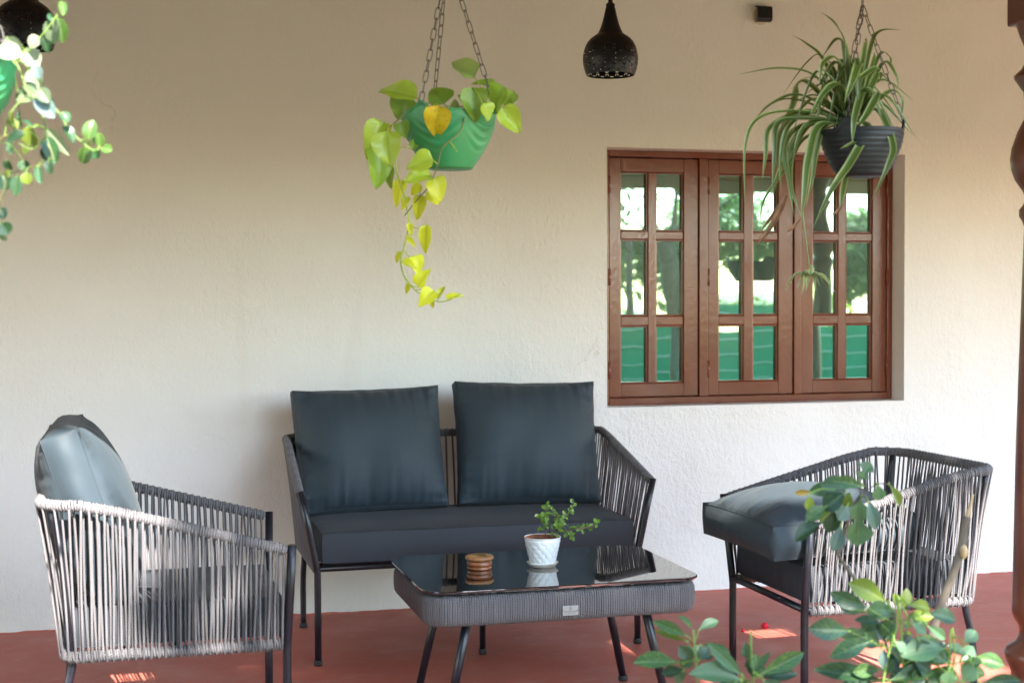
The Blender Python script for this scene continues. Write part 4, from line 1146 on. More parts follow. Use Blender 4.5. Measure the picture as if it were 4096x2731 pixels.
POTHOS_MORE = [((0.855, -2.316, 1.792), (0.833, -2.319, 1.828), 0.032, 'mid'),
 ((0.847, -2.48, 1.781), (0.866, -2.475, 1.739), 0.041, 'lit'),
 ((0.927, -2.314, 1.821), (0.893, -2.296, 1.844), 0.037, 'mid'),
 ((0.662, -2.369, 1.743), (0.675, -2.381, 1.706), 0.031, 'mid'),
 ((0.629, -2.319, 1.717), (0.605, -2.305, 1.697), 0.029, 'lit'),
 ((0.693, -2.369, 1.677), (0.713, -2.374, 1.713), 0.021, 'mid'),
 ((0.689, -2.361, 1.554), (0.664, -2.353, 1.528), 0.020, 'yel'),
 ((0.674, -2.381, 1.455), (0.696, -2.394, 1.439), 0.012, 'yel'),
 ((0.666, -2.369, 1.421), (0.652, -2.359, 1.393), 0.013, 'yel'),
 ((0.68, -2.386, 1.344), (0.673, -2.383, 1.315), 0.012, 'yel'),
 ((0.727, -2.4, 1.305), (0.743, -2.398, 1.279), 0.013, 'yel'),
 ((0.719, -2.368, 1.585), (0.69, -2.354, 1.565), 0.026, 'yel'),
 ((0.824, -2.298, 1.783), (0.815, -2.3, 1.814), 0.029, 'pale')]
POTHOS_STEMS = [([(0.808, -2.45, 1.751), (0.798, -2.479, 1.729), (0.785, -2.486, 1.705), (0.746, -2.477, 1.67), (0.738, -2.465, 1.633), (0.722, -2.442, 1.582), (0.696, -2.415, 1.548), (0.668, -2.398, 1.51)], 0.0024, 'brown'),
 ([(0.634, -2.351, 1.719), (0.644, -2.387, 1.661), (0.652, -2.391, 1.608), (0.665, -2.396, 1.567), (0.673, -2.399, 1.531), (0.677, -2.401, 1.505), (0.673, -2.401, 1.464), (0.664, -2.4, 1.428), (0.657, -2.399, 1.395), (0.667, -2.402, 1.356), (0.689, -2.409, 1.328), (0.713, -2.416, 1.31), (0.743, -2.425, 1.297), (0.772, -2.433, 1.301), (0.802, -2.44, 1.318)], 0.0026, 'vine'),
 ([(0.67, -2.412, 1.764), (0.65, -2.407, 1.743), (0.628, -2.381, 1.723), (0.626, -2.36, 1.718)], 0.0021, 'brown'),
 ([(0.722, -2.436, 1.77), (0.712, -2.423, 1.781), (0.701, -2.398, 1.8)], 0.0024, 'vine'),
 ([(0.766, -2.482, 1.683), (0.779, -2.496, 1.66)], 0.0021, 'vine'),
 ([(0.678, -2.401, 1.5), (0.691, -2.405, 1.48), (0.712, -2.411, 1.48), (0.721, -2.413, 1.488)], 0.0013, 'vine'),
 ([(0.667, -2.401, 1.423), (0.677, -2.404, 1.408), (0.687, -2.406, 1.409)], 0.0016, 'vine'),
 ([(0.669, -2.403, 1.354), (0.684, -2.408, 1.336), (0.699, -2.412, 1.333)], 0.0016, 'vine'),
 ([(0.693, -2.411, 1.327), (0.718, -2.417, 1.326), (0.734, -2.432, 1.323)], 0.0013, 'vine'),
 ([(0.736, -2.465, 1.633), (0.725, -2.472, 1.64)], 0.0016, 'vine'),
 ([(0.727, -2.443, 1.605), (0.728, -2.432, 1.6)], 0.0016, 'vine'),
 ([(0.851, -2.378, 1.776), (0.842, -2.405, 1.801), (0.828, -2.453, 1.823)], 0.0016, 'vine'),
 ([(0.866, -2.382, 1.776), (0.872, -2.361, 1.834), (0.858, -2.356, 1.864)], 0.0016, 'vine'),
 ([(0.881, -2.386, 1.774), (0.899, -2.369, 1.797), (0.912, -2.32, 1.84)], 0.0016, 'vine'),
 ([(0.869, -2.393, 1.77), (0.899, -2.421, 1.801), (0.918, -2.436, 1.828)], 0.0016, 'vine'),
 ([(0.884, -2.397, 1.77), (0.894, -2.441, 1.764), (0.9, -2.453, 1.776)], 0.0018, 'brown'),
 ([(0.795, -2.342, 1.774), (0.792, -2.33, 1.788), (0.787, -2.318, 1.799)], 0.0016, 'vine'),
 ([(0.774, -2.388, 1.77), (0.814, -2.398, 1.783), (0.839, -2.406, 1.77)], 0.0021, 'brown')]
SPIDER_LEAVES = [([(1.83, -2.467, 1.773), (1.75, -2.469, 1.879), (1.648, -2.468, 1.899), (1.543, -2.44, 1.884)], 0.0053, 'leaf'),
 ([(1.835, -2.468, 1.778), (1.802, -2.413, 1.932), (1.775, -2.362, 1.987), (1.739, -2.352, 2.01)], 0.0047, 'leaf'),
 ([(1.842, -2.47, 1.778), (1.815, -2.509, 1.943), (1.766, -2.546, 2.001), (1.73, -2.535, 2.036)], 0.0063, 'leaf'),
 ([(1.832, -2.467, 1.778), (1.717, -2.444, 1.835), (1.642, -2.434, 1.813), (1.596, -2.423, 1.771)], 0.0053, 'leaf'),
 ([(1.83, -2.467, 1.773), (1.708, -2.451, 1.792), (1.605, -2.44, 1.775), (1.562, -2.442, 1.706), (1.558, -2.446, 1.553)], 0.0053, 'leaf'),
 ([(1.827, -2.466, 1.77), (1.733, -2.447, 1.793), (1.638, -2.43, 1.751), (1.623, -2.433, 1.672), (1.615, -2.432, 1.614)], 0.0068, 'leaf'),
 ([(1.827, -2.466, 1.768), (1.728, -2.469, 1.77), (1.639, -2.476, 1.756), (1.62, -2.493, 1.681), (1.613, -2.495, 1.548)], 0.0079, 'leaf'),
 ([(1.842, -2.47, 1.783), (1.799, -2.419, 1.936), (1.773, -2.378, 1.937), (1.705, -2.362, 1.846)], 0.0032, 'leaf'),
 ([(1.847, -2.472, 1.778), (1.828, -2.474, 1.949), (1.802, -2.479, 1.978), (1.766, -2.471, 1.932)], 0.0063, 'leaf'),
 ([(1.853, -2.472, 1.794), (1.796, -2.502, 1.918), (1.736, -2.534, 1.905), (1.726, -2.533, 1.848)], 0.0074, 'leaf'),
 ([(1.853, -2.473, 1.783), (1.794, -2.517, 1.853), (1.725, -2.561, 1.824), (1.685, -2.553, 1.758)], 0.0100, 'leaf'),
 ([(1.853, -2.473, 1.778), (1.842, -2.528, 1.905), (1.797, -2.58, 1.859), (1.774, -2.575, 1.798)], 0.0105, 'leaf'),
 ([(1.863, -2.476, 1.778), (1.899, -2.524, 1.895), (1.834, -2.548, 1.868), (1.809, -2.542, 1.845)], 0.0089, 'leaf'),
 ([(1.863, -2.476, 1.773), (1.922, -2.504, 1.914), (1.946, -2.528, 1.888), (1.956, -2.532, 1.846)], 0.0053, 'leaf'),
 ([(1.863, -2.476, 1.778), (1.904, -2.473, 1.958), (1.934, -2.471, 2.007), (1.99, -2.486, 2.012)], 0.0053, 'leaf'),
 ([(1.868, -2.477, 1.778), (1.944, -2.445, 1.943), (1.996, -2.411, 1.954), (2.003, -2.414, 1.924)], 0.0047, 'leaf'),
 ([(1.873, -2.479, 1.773), (1.961, -2.467, 1.848), (2.011, -2.448, 1.839), (2.013, -2.45, 1.78)], 0.0068, 'leaf'),
 ([(1.873, -2.479, 1.773), (1.892, -2.538, 1.787), (1.901, -2.597, 1.693), (1.87, -2.627, 1.639), (1.83, -2.619, 1.55)], 0.0089, 'leaf'),
 ([(1.863, -2.476, 1.768), (1.86, -2.538, 1.739), (1.787, -2.584, 1.646), (1.723, -2.61, 1.577), (1.676, -2.6, 1.48)], 0.0105, 'leaf'),
 ([(1.852, -2.473, 1.773), (1.844, -2.536, 1.832), (1.794, -2.592, 1.756), (1.788, -2.593, 1.696)], 0.0095, 'leaf'),
 ([(1.868, -2.477, 1.773), (1.891, -2.534, 1.829), (1.835, -2.572, 1.765), (1.81, -2.566, 1.735)], 0.0095, 'leaf'),
 ([(1.822, -2.465, 1.762), (1.748, -2.484, 1.748), (1.705, -2.514, 1.661), (1.683, -2.537, 1.577), (1.675, -2.536, 1.51)], 0.0100, 'leaf'),
 ([(1.822, -2.465, 1.768), (1.754, -2.439, 1.764), (1.706, -2.421, 1.691), (1.702, -2.418, 1.602), (1.728, -2.427, 1.522)], 0.0095, 'leaf'),
 ([(1.822, -2.465, 1.765), (1.723, -2.433, 1.753), (1.684, -2.419, 1.701), (1.694, -2.422, 1.617), (1.708, -2.428, 1.517)], 0.0079, 'leaf'),
 ([(1.822, -2.465, 1.768), (1.726, -2.403, 1.783), (1.695, -2.361, 1.729), (1.704, -2.342, 1.645), (1.688, -2.34, 1.57)], 0.0068, 'leaf'),
 ([(1.827, -2.466, 1.773), (1.753, -2.394, 1.88), (1.743, -2.345, 1.817), (1.711, -2.338, 1.764)], 0.0089, 'leaf'),
 ([(1.822, -2.465, 1.762), (1.734, -2.434, 1.722), (1.696, -2.417, 1.654), (1.637, -2.398, 1.565), (1.623, -2.397, 1.491)], 0.0053, 'leaf'),
 ([(1.846, -2.475, 1.657), (1.838, -2.464, 1.614), (1.835, -2.453, 1.575), (1.829, -2.453, 1.538)], 0.0079, 'leaf'),
 ([(1.847, -2.472, 1.778), (1.883, -2.417, 1.876), (1.888, -2.396, 1.928)], 0.0068, 'leaf'),
 ([(1.858, -2.474, 1.783), (1.847, -2.544, 1.938), (1.841, -2.567, 1.972)], 0.0063, 'leaf'),
 ([(1.832, -2.467, 1.778), (1.779, -2.512, 1.859), (1.731, -2.517, 1.902)], 0.0058, 'leaf'),
 ([(1.827, -2.466, 1.77), (1.775, -2.444, 1.795), (1.711, -2.421, 1.775), (1.67, -2.412, 1.691)], 0.0063, 'leaf'),
 ([(1.827, -2.466, 1.773), (1.767, -2.436, 1.827), (1.726, -2.414, 1.797), (1.682, -2.404, 1.755)], 0.0053, 'leaf'),
 ([(1.837, -2.469, 1.773), (1.78, -2.49, 1.81), (1.718, -2.51, 1.826), (1.668, -2.497, 1.805)], 0.0047, 'leaf'),
 ([(1.847, -2.472, 1.773), (1.829, -2.452, 1.827), (1.816, -2.432, 1.914), (1.801, -2.427, 1.935)], 0.0058, 'leaf'),
 ([(1.852, -2.473, 1.773), (1.914, -2.446, 1.863), (1.97, -2.42, 1.906), (1.959, -2.418, 1.879)], 0.0058, 'leaf'),
 ([(1.832, -2.468, 1.768), (1.776, -2.465, 1.771), (1.714, -2.462, 1.744), (1.688, -2.457, 1.666)], 0.0068, 'leaf'),
 ([(1.827, -2.466, 1.768), (1.749, -2.45, 1.788), (1.685, -2.439, 1.751), (1.663, -2.439, 1.667), (1.664, -2.442, 1.583)], 0.0063, 'leaf'),
 ([(1.868, -2.477, 1.773), (1.875, -2.506, 1.811), (1.891, -2.538, 1.833), (1.861, -2.532, 1.787)], 0.0063, 'leaf'),
 ([(1.832, -2.468, 1.773), (1.792, -2.477, 1.833), (1.753, -2.486, 1.872), (1.708, -2.474, 1.877)], 0.0047, 'leaf'),
 ([(1.852, -2.473, 1.768), (1.825, -2.545, 1.712), (1.768, -2.608, 1.688), (1.746, -2.602, 1.679)], 0.0053, 'leaf'),
 ([(1.822, -2.465, 1.765), (1.777, -2.463, 1.751), (1.752, -2.467, 1.687), (1.738, -2.472, 1.614), (1.722, -2.47, 1.541)], 0.0068, 'leaf'),
 ([(1.822, -2.465, 1.773), (1.763, -2.399, 1.822), (1.722, -2.34, 1.839), (1.665, -2.325, 1.815)], 0.0042, 'leaf'),
 ([(1.842, -2.47, 1.773), (1.848, -2.427, 1.842), (1.822, -2.376, 1.88), (1.775, -2.364, 1.853)], 0.0058, 'leaf'),
 ([(1.822, -2.465, 1.768), (1.739, -2.435, 1.753), (1.706, -2.42, 1.712), (1.672, -2.408, 1.633), (1.646, -2.403, 1.559)], 0.0063, 'leaf'),
 ([(1.863, -2.476, 1.773), (1.886, -2.516, 1.909), (1.888, -2.527, 1.943)], 0.0047, 'leaf'),
 ([(1.818, -2.464, 1.773), (1.926, -2.415, 1.878), (2.026, -2.42, 1.783)], 0.0055, 'leaf'),
 ([(1.826, -2.466, 1.773), (1.796, -2.455, 1.872), (1.757, -2.447, 1.797)], 0.0061, 'leaf'),
 ([(1.834, -2.468, 1.773), (1.908, -2.5, 1.819), (2.001, -2.532, 1.726)], 0.0061, 'leaf'),
 ([(1.857, -2.474, 1.773), (1.804, -2.484, 1.915), (1.749, -2.48, 1.854)], 0.0067, 'leaf'),
 ([(1.848, -2.472, 1.773), (1.852, -2.393, 1.909), (1.821, -2.363, 1.804)], 0.0066, 'leaf'),
 ([(1.833, -2.468, 1.773), (1.864, -2.475, 1.858), (1.9, -2.486, 1.835)], 0.0041, 'leaf'),
 ([(1.825, -2.466, 1.773), (1.881, -2.512, 1.847), (1.96, -2.549, 1.678)], 0.0054, 'leaf'),
 ([(1.847, -2.472, 1.773), (1.858, -2.474, 1.9), (1.869, -2.482, 1.776)], 0.0050, 'leaf'),
 ([(1.819, -2.464, 1.773), (1.738, -2.497, 1.89), (1.662, -2.501, 1.715)], 0.0041, 'leaf'),
 ([(1.849, -2.472, 1.773), (1.933, -2.473, 1.878), (2.026, -2.493, 1.823)], 0.0050, 'leaf'),
 ([(1.832, -2.467, 1.773), (1.793, -2.462, 1.91), (1.745, -2.458, 1.705)], 0.0064, 'leaf'),
 ([(1.842, -2.47, 1.773), (1.883, -2.511, 1.842), (1.944, -2.542, 1.735)], 0.0046, 'leaf'),
 ([(1.836, -2.469, 1.773), (1.868, -2.429, 1.91), (1.885, -2.426, 1.694)], 0.0057, 'leaf'),
 ([(1.822, -2.465, 1.773), (1.872, -2.424, 1.878), (1.909, -2.422, 1.729)], 0.0064, 'leaf'),
 ([(1.856, -2.474, 1.773), (1.829, -2.538, 1.922), (1.824, -2.567, 1.757)], 0.0061, 'leaf'),
 ([(1.831, -2.467, 1.773), (1.843, -2.461, 1.918), (1.851, -2.467, 1.748)], 0.0059, 'leaf'),
 ([(1.85, -2.472, 1.773), (1.828, -2.497, 1.934), (1.813, -2.506, 1.879)], 0.0054, 'leaf'),
 ([(1.84, -2.47, 1.773), (1.859, -2.402, 1.942), (1.85, -2.382, 1.776)], 0.0062, 'leaf'),
 ([(1.854, -2.474, 1.773), (1.881, -2.432, 1.938), (1.892, -2.424, 1.823)], 0.0063, 'leaf'),
 ([(1.866, -2.477, 1.773), (1.916, -2.528, 1.83), (1.991, -2.565, 1.713)], 0.0053, 'leaf'),
 ([(1.865, -2.476, 1.773), (1.816, -2.495, 1.909), (1.768, -2.499, 1.754)], 0.0059, 'leaf'),
 ([(1.857, -2.474, 1.773), (1.873, -2.53, 1.835), (1.912, -2.563, 1.704)], 0.0050, 'leaf'),
 ([(1.849, -2.472, 1.773), (1.942, -2.417, 1.908), (2.023, -2.415, 1.864)], 0.0042, 'leaf'),
 ([(1.828, -2.466, 1.773), (1.836, -2.496, 1.914), (1.855, -2.517, 1.759)], 0.0038, 'leaf'),
 ([(1.82, -2.464, 1.773), (1.848, -2.452, 1.862), (1.874, -2.456, 1.8)], 0.0043, 'leaf'),
 ([(1.841, -2.47, 1.773), (1.825, -2.467, 1.86), (1.806, -2.467, 1.739)], 0.0055, 'leaf'),
 ([(1.67, -2.461, 1.572), (1.649, -2.457, 1.52), (1.618, -2.45, 1.468), (1.59, -2.443, 1.439)], 0.0068, 'dead'),
 ([(1.678, -2.432, 1.563), (1.647, -2.425, 1.516), (1.616, -2.418, 1.477)], 0.0053, 'dead'),
 ([(1.718, -2.444, 1.511), (1.697, -2.44, 1.484), (1.682, -2.436, 1.475)], 0.0047, 'dead'),
 ([(1.834, -2.454, 1.546), (1.819, -2.451, 1.527), (1.805, -2.447, 1.521)], 0.0037, 'dead')]
SPIDER_RUNNER = [([(1.781, -2.454, 1.752), (1.735, -2.444, 1.668), (1.724, -2.445, 1.563), (1.726, -2.447, 1.505), (1.732, -2.45, 1.458), (1.742, -2.455, 1.366)], 0.0018, 'vine')]
SPIDER_BABY = [([(1.742, -2.455, 1.361), (1.712, -2.432, 1.366), (1.69, -2.403, 1.319)], 0.0042, 'baby'),
 ([(1.742, -2.455, 1.361), (1.708, -2.458, 1.367), (1.693, -2.432, 1.356)], 0.0042, 'baby'),
 ([(1.742, -2.455, 1.361), (1.77, -2.471, 1.362), (1.784, -2.514, 1.316)], 0.0042, 'baby'),
 ([(1.742, -2.455, 1.361), (1.73, -2.444, 1.369), (1.709, -2.447, 1.329)], 0.0042, 'baby'),
 ([(1.742, -2.455, 1.361), (1.742, -2.448, 1.366), (1.72, -2.475, 1.317)], 0.0042, 'baby'),
 ([(1.742, -2.455, 1.361), (1.756, -2.444, 1.368), (1.757, -2.459, 1.321)], 0.0042, 'baby'),
 ([(1.742, -2.455, 1.361), (1.754, -2.467, 1.368), (1.788, -2.444, 1.343)], 0.0042, 'baby'),
 ([(1.742, -2.455, 1.361), (1.757, -2.45, 1.364), (1.747, -2.501, 1.332)], 0.0042, 'baby'),
 ([(1.742, -2.455, 1.361), (1.719, -2.472, 1.374), (1.721, -2.44, 1.361)], 0.0042, 'baby'),
 ([(1.742, -2.455, 1.361), (1.743, -2.456, 1.387), (1.739, -2.472, 1.379)], 0.0042, 'baby'),
 ([(1.742, -2.455, 1.361), (1.739, -2.44, 1.37), (1.7, -2.492, 1.313)], 0.0042, 'baby'),
 ([(1.742, -2.455, 1.361), (1.771, -2.452, 1.362), (1.779, -2.495, 1.339)], 0.0042, 'baby')]
TRAIL_LEAVES = [((-0.109, -3.036, 1.84), (-0.111, -3.029, 1.874), 0.014, 'g'),
 ((-0.124, -2.947, 1.854), (-0.111, -2.945, 1.807), 0.023, 'g'),
 ((-0.129, -2.981, 1.841), (-0.14, -2.975, 1.856), 0.011, 'd'),
 ((-0.127, -2.968, 1.847), (-0.135, -2.967, 1.801), 0.032, 'p'),
 ((-0.146, -2.954, 1.816), (-0.141, -2.953, 1.784), 0.016, 'd'),
 ((-0.156, -2.981, 1.808), (-0.174, -2.984, 1.791), 0.022, 'w'),
 ((-0.185, -3.035, 1.765), (-0.229, -3.034, 1.769), 0.034, 'w'),
 ((-0.212, -3.025, 1.797), (-0.188, -3.025, 1.767), 0.025, 'p'),
 ((-0.188, -2.959, 1.784), (-0.157, -2.964, 1.758), 0.034, 'w'),
 ((-0.162, -3.047, 1.742), (-0.152, -3.052, 1.721), 0.019, 'b'),
 ((-0.182, -2.894, 1.758), (-0.159, -2.9, 1.722), 0.030, 'p'),
 ((-0.16, -2.978, 1.695), (-0.203, -2.97, 1.699), 0.034, 'p'),
 ((-0.155, -3.034, 1.702), (-0.138, -3.048, 1.676), 0.024, 'p'),
 ((-0.16, -3.023, 1.686), (-0.129, -3.039, 1.652), 0.029, 'b'),
 ((-0.136, -2.992, 1.693), (-0.135, -2.988, 1.668), 0.013, 'd'),
 ((-0.114, -3.037, 1.658), (-0.101, -3.046, 1.642), 0.018, 'd'),
 ((-0.112, -3.018, 1.634), (-0.091, -3.033, 1.611), 0.020, 'd'),
 ((-0.066, -3.03, 1.609), (-0.06, -3.038, 1.644), 0.025, 'g'),
 ((-0.046, -3.003, 1.6), (-0.048, -3.01, 1.624), 0.022, 'g'),
 ((-0.043, -2.93, 1.603), (-0.024, -2.938, 1.599), 0.020, 'g'),
 ((-0.062, -2.923, 1.602), (-0.052, -2.925, 1.584), 0.021, 'd'),
 ((-0.066, -2.966, 1.601), (-0.082, -2.965, 1.571), 0.024, 'g'),
 ((-0.149, -2.897, 1.642), (-0.108, -2.928, 1.591), 0.020, 'p'),
 ((-0.147, -2.944, 1.621), (-0.131, -2.959, 1.573), 0.026, 'd'),
 ((-0.153, -2.942, 1.602), (-0.143, -2.943, 1.576), 0.019, 'd'),
 ((-0.139, -3.032, 1.568), (-0.137, -3.039, 1.543), 0.016, 'd'),
 ((-0.157, -3.05, 1.555), (-0.153, -3.059, 1.522), 0.014, 'd'),
 ((-0.18, -3.035, 1.543), (-0.177, -3.039, 1.522), 0.021, 'y'),
 ((-0.196, -2.881, 1.58), (-0.191, -2.886, 1.56), 0.020, 'd'),
 ((-0.199, -2.991, 1.541), (-0.201, -2.995, 1.503), 0.019, 'd'),
 ((-0.218, -2.99, 1.571), (-0.212, -2.991, 1.551), 0.015, 'd'),
 ((-0.23, -2.915, 1.549), (-0.225, -2.926, 1.518), 0.026, 'd'),
 ((-0.211, -3.0, 1.548), (-0.22, -2.997, 1.538), 0.012, 'y'),
 ((-0.222, -2.877, 1.659), (-0.203, -2.882, 1.648), 0.019, 'y'),
 ((-0.18, -2.974, 1.637), (-0.171, -2.968, 1.598), 0.028, 'y'),
 ((-0.179, -3.045, 1.615), (-0.212, -3.049, 1.604), 0.022, 'd'),
 ((-0.218, -2.906, 1.617), (-0.214, -2.911, 1.59), 0.016, 'd'),
 ((-0.177, -3.04, 1.59), (-0.183, -3.039, 1.578), 0.015, 'y'),
 ((-0.201, -2.874, 1.679), (-0.2, -2.877, 1.648), 0.008, 'd'),
 ((-0.231, -2.978, 1.481), (-0.224, -2.988, 1.459), 0.018, 'd'),
 ((-0.226, -3.027, 1.448), (-0.213, -3.026, 1.428), 0.025, 'd'),
 ((-0.225, -2.958, 1.43), (-0.231, -2.954, 1.418), 0.015, 'p'),
 ((-0.202, -3.03, 1.661), (-0.208, -3.034, 1.639), 0.009, 'y'),
 ((-0.168, -3.041, 1.628), (-0.182, -3.039, 1.644), 0.009, 'd')]
TRAIL_STEMS = [([(-0.207, -2.979, 1.761), (-0.196, -2.982, 1.752), (-0.184, -2.986, 1.719), (-0.176, -2.989, 1.7), (-0.155, -2.995, 1.682), (-0.126, -3.004, 1.668), (-0.106, -3.01, 1.636), (-0.082, -3.017, 1.608), (-0.059, -3.024, 1.59), (-0.041, -3.029, 1.593)], 0.0018, 'v'),
 ([(-0.156, -2.983, 1.684), (-0.15, -2.985, 1.653), (-0.145, -2.988, 1.631), (-0.148, -2.987, 1.613), (-0.172, -2.981, 1.593), (-0.195, -2.975, 1.604)], 0.0017, 'v'),
 ([(-0.243, -2.952, 1.605), (-0.231, -2.955, 1.613), (-0.219, -2.958, 1.621), (-0.187, -2.967, 1.623)], 0.0014, 'd'),
 ([(-0.145, -2.985, 1.613), (-0.134, -2.989, 1.572), (-0.172, -2.979, 1.558), (-0.205, -2.971, 1.549), (-0.241, -2.961, 1.539)], 0.0015, 'd'),
 ([(-0.111, -3.003, 1.846), (-0.123, -3.0, 1.843), (-0.154, -2.993, 1.804), (-0.19, -2.984, 1.763), (-0.21, -2.979, 1.755)], 0.0014, 'v'),
 ([(-0.213, -2.985, 1.548), (-0.225, -2.983, 1.511), (-0.231, -2.982, 1.481), (-0.228, -2.984, 1.45), (-0.22, -2.987, 1.438)], 0.0014, 'd'),
 ([(-0.209, -2.922, 1.765), (-0.193, -2.925, 1.786), (-0.187, -2.927, 1.789)], 0.0014, 'v')]
SHRUB_UPPER = [((1.475, -3.2, 0.919), (1.497, -3.207, 0.96), 0.032, 'gL'),
 ((1.488, -3.186, 0.888), (1.477, -3.19, 0.779), 0.059, 'pL'),
 ((1.489, -3.213, 0.881), (1.504, -3.23, 0.821), 0.025, 'b'),
 ((1.445, -3.199, 0.897), (1.398, -3.189, 0.863), 0.037, 'd'),
 ((1.468, -3.138, 0.891), (1.402, -3.119, 0.895), 0.027, 'g'),
 ((1.485, -3.147, 0.901), (1.421, -3.144, 0.909), 0.033, 'p'),
 ((1.479, -3.215, 0.91), (1.417, -3.2, 0.924), 0.023, 'g'),
 ((1.392, -3.153, 0.894), (1.357, -3.144, 0.892), 0.011, 'o'),
 ((1.383, -3.16, 0.89), (1.381, -3.159, 0.854), 0.017, 'y'),
 ((1.425, -3.144, 0.828), (1.365, -3.113, 0.791), 0.033, 'd'),
 ((1.43, -3.179, 0.858), (1.419, -3.182, 0.81), 0.031, 'd'),
 ((1.441, -3.14, 0.849), (1.417, -3.14, 0.83), 0.023, 'y'),
 ((1.435, -3.198, 0.829), (1.415, -3.203, 0.775), 0.026, 'b'),
 ((1.509, -3.217, 0.914), (1.516, -3.216, 0.877), 0.024, 'p'),
 ((1.562, -3.171, 0.907), (1.588, -3.189, 0.862), 0.017, 'y'),
 ((1.408, -3.188, 0.869), (1.359, -3.191, 0.844), 0.026, 'g'),
 ((1.454, -3.191, 0.869), (1.431, -3.197, 0.839), 0.028, 'b'),
 ((1.468, -3.179, 0.892), (1.454, -3.176, 0.863), 0.021, 'y')]
SHRUB_UPPER_STEM = [([(1.495, -3.18, 0.891), (1.477, -3.176, 0.863), (1.464, -3.174, 0.825), (1.453, -3.172, 0.784), (1.444, -3.17, 0.764), (1.459, -3.175, 0.737), (1.5, -3.188, 0.676), (1.523, -3.196, 0.623), (1.542, -3.202, 0.565), (1.556, -3.209, 0.483)], 0.0043, 'bark'),
 ([(1.488, -3.178, 0.884), (1.523, -3.187, 0.909), (1.55, -3.194, 0.91)], 0.0013, 'bark'),
 ([(1.47, -3.174, 0.863), (1.457, -3.17, 0.895), (1.44, -3.165, 0.898)], 0.0013, 'bark'),
 ([(1.465, -3.174, 0.834), (1.438, -3.166, 0.856), (1.417, -3.161, 0.831)], 0.0014, 'bark'),
 ([(1.491, -3.179, 0.884), (1.488, -3.177, 0.915)], 0.0013, 'bark')]
CUT_STICK = [([(1.806, -3.11, 0.868), (1.8, -3.109, 0.844), (1.792, -3.107, 0.815)], 0.0049, 'cut'),
 ([(1.793, -3.108, 0.817), (1.786, -3.106, 0.795), (1.781, -3.106, 0.757), (1.762, -3.103, 0.694), (1.732, -3.097, 0.615), (1.708, -3.093, 0.532), (1.685, -3.09, 0.442)], 0.0086, 'bark')]
SHRUB_LEFT = [((1.086, -3.214, 0.622), (1.019, -3.202, 0.655), 0.019, 'g'),
 ((1.092, -3.198, 0.608), (1.031, -3.174, 0.629), 0.011, 'y'),
 ((1.11, -3.183, 0.627), (1.089, -3.168, 0.658), 0.010, 'g'),
 ((1.124, -3.178, 0.624), (1.165, -3.184, 0.646), 0.019, 'p'),
 ((1.084, -3.176, 0.559), (0.992, -3.159, 0.569), 0.030, 'g'),
 ((1.099, -3.161, 0.537), (1.055, -3.147, 0.533), 0.021, 'd'),
 ((1.081, -3.144, 0.547), (1.107, -3.148, 0.508), 0.026, 'd'),
 ((1.116, -3.174, 0.573), (1.086, -3.174, 0.551), 0.024, 'g'),
 ((1.133, -3.169, 0.591), (1.191, -3.193, 0.582), 0.013, 'd'),
 ((1.193, -3.243, 0.542), (1.124, -3.25, 0.607), 0.021, 'p'),
 ((1.194, -3.24, 0.532), (1.084, -3.231, 0.555), 0.036, 'p'),
 ((1.231, -3.208, 0.535), (1.211, -3.212, 0.596), 0.024, 'gL'),
 ((1.22, -3.256, 0.543), (1.318, -3.269, 0.587), 0.027, 'g'),
 ((1.243, -3.222, 0.529), (1.301, -3.262, 0.548), 0.024, 'd'),
 ((1.212, -3.255, 0.548), (1.236, -3.274, 0.593), 0.012, 'd'),
 ((1.199, -3.226, 0.541), (1.154, -3.204, 0.561), 0.015, 'd'),
 ((1.166, -3.167, 0.566), (1.145, -3.161, 0.56), 0.009, 'd'),
 ((1.226, -3.244, 0.537), (1.221, -3.245, 0.583), 0.022, 'g'),
 ((1.187, -3.223, 0.524), (1.165, -3.222, 0.504), 0.021, 'g'),
 ((1.228, -3.262, 0.536), (1.266, -3.273, 0.51), 0.024, 'd'),
 ((1.227, -3.195, 0.517), (1.195, -3.183, 0.485), 0.021, 'd')]
SHRUB_LEFT_STEM = [([(1.109, -3.187, 0.628), (1.11, -3.188, 0.611), (1.113, -3.189, 0.587), (1.114, -3.19, 0.556), (1.116, -3.193, 0.497)], 0.0021, 'green'),
 ([(1.224, -3.218, 0.626), (1.222, -3.219, 0.6), (1.224, -3.221, 0.535), (1.223, -3.222, 0.493)], 0.0023, 'green'),
 ([(1.098, -3.184, 0.614), (1.108, -3.187, 0.606)], 0.0009, 'green'),
 ([(1.098, -3.185, 0.604), (1.111, -3.189, 0.583)], 0.0009, 'green'),
 ([(1.119, -3.19, 0.626), (1.113, -3.189, 0.604)], 0.0012, 'green'),
 ([(1.123, -3.192, 0.597), (1.113, -3.19, 0.58)], 0.0007, 'green'),
 ([(1.082, -3.182, 0.56), (1.113, -3.19, 0.566)], 0.0009, 'green'),
 ([(1.205, -3.216, 0.534), (1.223, -3.221, 0.517)], 0.0010, 'green'),
 ([(1.235, -3.224, 0.534), (1.223, -3.221, 0.517)], 0.0010, 'green')]
